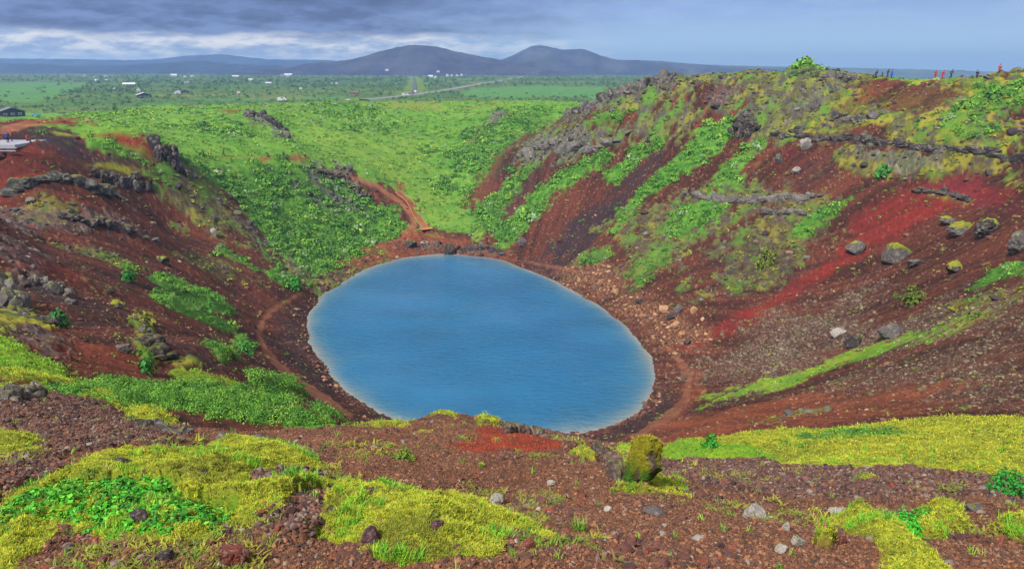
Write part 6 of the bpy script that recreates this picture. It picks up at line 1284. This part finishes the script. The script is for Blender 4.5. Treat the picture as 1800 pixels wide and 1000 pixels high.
# ------------------------------------------------------------------ houses, cars, roads on the plain
def house(label, x, y, w_, h_, wall, roof, kind, seed):
    rng = np.random.default_rng(seed); z = float(gz(x, y))
    for ob in bpy.data.objects:
        if ob.name.startswith('hill'):
            ok, loc, _, _ = ob.ray_cast((x, y, 1000), (0, 0, -1))
            if ok: z = max(z, loc.z)
    face = math.atan2(x, y)
    root = empty('house', (x, y, z), -face + rng.uniform(-.25, .25), label=label, cat='house', group='houses scattered over the plain')
    dp = w_*.6 if kind == 'gable' else w_*.45
    wh = h_*(.55 if kind == 'gable' else .58); bm = bmesh.new(); bm_box(bm, (w_*.94, dp, wh + .6), (0, 0, wh/2 - .3))
    if kind == 'gable':
        vs = [bm.verts.new(p) for p in ((-w_*.47, -dp/2, wh), (w_*.47, -dp/2, wh), (0, -dp/2, h_*.96), (-w_*.47, dp/2, wh), (w_*.47, dp/2, wh), (0, dp/2, h_*.96))]
        bm.faces.new((vs[0], vs[1], vs[2])); bm.faces.new((vs[5], vs[4], vs[3]))
    done('wall', bm, cm(wall, .8), root)
    bm = bmesh.new(); t = .05*h_
    if kind == 'gable':
        for s_ in (-1, 1):
            a = math.atan2(h_ - wh, w_*.5); L = math.hypot(w_*.53, (h_ - wh)*1.06)
            bm_box(bm, (L, dp*1.12, t), (s_*w_*.255, 0, (wh + h_)/2 + t*.4), (0, s_*a, 0))
    else:
        for s_ in (-1, 1):
            a = math.atan2(h_ - wh, dp*.5); L = math.hypot(dp*.54, (h_ - wh)*1.05)
            bm_box(bm, (w_*1.02, L, t), (0, s_*dp*.26, (wh + h_)/2 + t*.4), (-s_*a, 0, 0))
    done('roof', bm, cm(roof, .7), root)
    nw = 3 if w_ > 9 else 2
    for k in range(nw):
        bm = bmesh.new(); bm_box(bm, (w_*.13, .06, wh*.42), ((k - (nw - 1)/2)*w_*.27, -dp/2 - .03, wh*.55)); f = done('window', bm, cm((232, 236, 240), .5), root)
        bm = bmesh.new(); bm_box(bm, (w_*.09, .04, wh*.30), ((k - (nw - 1)/2)*w_*.27, -dp/2 - .075, wh*.55)); done('pane', bm, GLASS, f)
    bm = bmesh.new(); bm_box(bm, (w_*.08, .07, wh*.75), (w_*.40*(-1 if nw == 3 else 0) + .0, -dp/2 - .035, wh*.375)); done('door', bm, cm((120, 74, 60), .6), root)
for k, hs in enumerate(HOUSES): house(*hs, 2300 + k)

def car(label, x, y, rgb, kind, hd):
    z = float(gz(x, y)) + .1
    root = empty('car' if kind == 'car' else 'van', (x, y, z), math.radians(90 - hd), label=label, cat=kind if kind == 'car' else 'van', group='vehicles out on the plain')
    L, W2, H2 = (4.4, 1.8, 1.45) if kind == 'car' else (6.2, 2.2, 2.8)
    prof = [(-.5, .22), (-.5, .52), (-.46, .58), (-.33, .62), (-.20, .98), (.22, 1), (.36, .66), (.48, .58), (.5, .4), (.5, .2)] if kind == 'car' else [(-.5, .16), (-.5, .94), (-.47, 1), (.30, 1), (.42, .62), (.49, .5), (.5, .2)]
    bm = bmesh.new(); n = len(prof)
    rows = [[bm.verts.new((px*L, s_*W2/2*(1 if pz < .7 or kind != 'car' else .84), pz*H2)) for px, pz in prof] for s_ in (-1, 1)]
    for k in range(n): bm.faces.new((rows[0][k], rows[0][(k + 1) % n], rows[1][(k + 1) % n], rows[1][k]))
    bm.faces.new(rows[0]); bm.faces.new(rows[1][::-1])
    done('body', bm, cm(rgb, .3), root)
    bm = bmesh.new()
    for s_ in (-1, 1): bm_box(bm, (L*.36, .03, H2*.22), (L*.02, s_*(W2/2*(.93 if kind == 'car' else 1.0) + .01), H2*.78))
    done('side_window', bm, GLASS, root)
    bm = bmesh.new(); bm_box(bm, (.04, W2*.8, H2*.26), (L*(.30 if kind == 'car' else .37), 0, H2*.82), (0, .6 if kind != 'car' else .9, 0)); done('windscreen', bm, GLASS, root)
    for wx in (-.31, .31):
        for s_ in (-1, 1):
            bm = bmesh.new(); bmesh.ops.create_cone(bm, segments=18, radius1=.34, radius2=.34, depth=.22, cap_ends=True, matrix=Matrix.Translation((wx*L, s_*W2*.47, .33)) @ Matrix.Rotation(math.pi/2, 4, 'X')); done('wheel', bm, cm((30, 30, 32), .8), root)
    for s_ in (-1, 1):
        bm = bmesh.new(); bm_box(bm, (.06, .34, .16), (L*.5, s_*W2*.34, H2*.42), bev=.02); done('headlight', bm, cm((236, 238, 240), .2), root)
for c in CARS: car(*c)

def road(name, pts, width, mat):
    P = np.array(pts); cum = np.r_[0, np.cumsum(np.hypot(*(P[1:] - P[:-1]).T))]; s = np.linspace(0, cum[-1], 160)
    x = np.interp(s, cum, P[:, 0]); y = np.interp(s, cum, P[:, 1])
    for _ in range(12): x[1:-1] = (x[:-2] + 2*x[1:-1] + x[2:])/4; y[1:-1] = (y[:-2] + 2*y[1:-1] + y[2:])/4
    tx = np.gradient(x); ty = np.gradient(y); L = np.hypot(tx, ty); nx, ny = -ty/L, tx/L
    z = plain_z(x, y) + 1.1
    rows = []
    for o_, dz in ((-width*.75, -2.2), (-width/2, 0), (width/2, 0), (width*.75, -2.2)): rows.append(np.c_[x + nx*o_, y + ny*o_, z + dz])
    v = np.concatenate(rows); n = len(s); k = np.arange(n - 1)
    q = np.concatenate([np.stack([r*n + k, r*n + k + 1, (r + 1)*n + k + 1, (r + 1)*n + k], -1) for r in range(3)])[:, ::-1]
    link(name, mesh_from(name, v, q, None, False), mat, kind='structure')
ASPH = plain_mat('asphalt', (138, 142, 148), .85, .12, .05)
road('road', ROAD[1:], 8, ASPH); road('side_road', SIDE_ROAD, 4, plain_mat('dark_asphalt', (86, 92, 104), .9, .1, .05))

# mast on the round hill
def mast(x, y):
    z = 0
    for ob in bpy.data.objects:
        if ob.name.startswith('hill'):
            ok, loc, _, _ = ob.ray_cast((x, y, 1000), (0, 0, -1))
            if ok: z = max(z, loc.z)
    root = empty('radio_mast', (x, y, z), 0, label='thin lattice mast on top of the round hill', cat='mast')
    bm = bmesh.new()
    for k in range(3):
        a = k*2.094; bm_bar(bm, (math.cos(a)*2.2, math.sin(a)*2.2, -2), (math.cos(a)*.5, math.sin(a)*.5, 20), .35, 6)
    for j in range(7):
        h_ = 1 + j*2.7; r_ = 2.2 - 1.7*h_/20
        for k in range(3): bm_bar(bm, (math.cos(k*2.094)*r_, math.sin(k*2.094)*r_, h_), (math.cos((k + 1)*2.094)*r_*.9, math.sin((k + 1)*2.094)*r_*.9, h_ + 2), .2, 5)
    done('tower', bm, cm((150, 158, 176)), root)
    bm = bmesh.new(); bm_bar(bm, (0, 0, 19), (0, 0, 27), .3, 6); done('antenna', bm, cm((190, 196, 206)), root)
    bm = bmesh.new(); bm_box(bm, (7, 5, 4), (9, 2, 1.5)); done('equipment_hut', bm, cm((200, 204, 210)), root)
mast(*MAST)
bpy.data.objects['radio_mast'].scale = (.4, .4, .4)

# ------------------------------------------------------------------ the air: rain haze over the plain
def haze():
    bm = bmesh.new(); bmesh.ops.create_cube(bm, size=1)
    me = bpy.data.meshes.new('haze'); bm.to_mesh(me); bm.free()
    o = link('haze', me, None, kind='stuff')
    o.scale = (12600, 12600, 160); o.location = (0, 0, -32 + 80)
    m = bpy.data.materials.new('haze_air'); m.use_nodes = True
    t = NT(m.node_tree); t.n.clear()
    mo = t.new('ShaderNodeOutputMaterial'); pv = t.new('ShaderNodeVolumePrincipled')
    pv.inputs['Color'].default_value = (.36, .60, 1.0, 1); pv.inputs['Density'].default_value = 2.2e-4; pv.inputs['Anisotropy'].default_value = .2
    t.l.new(pv.outputs[0], mo.inputs['Volume'])
    me.materials.append(m)
haze()
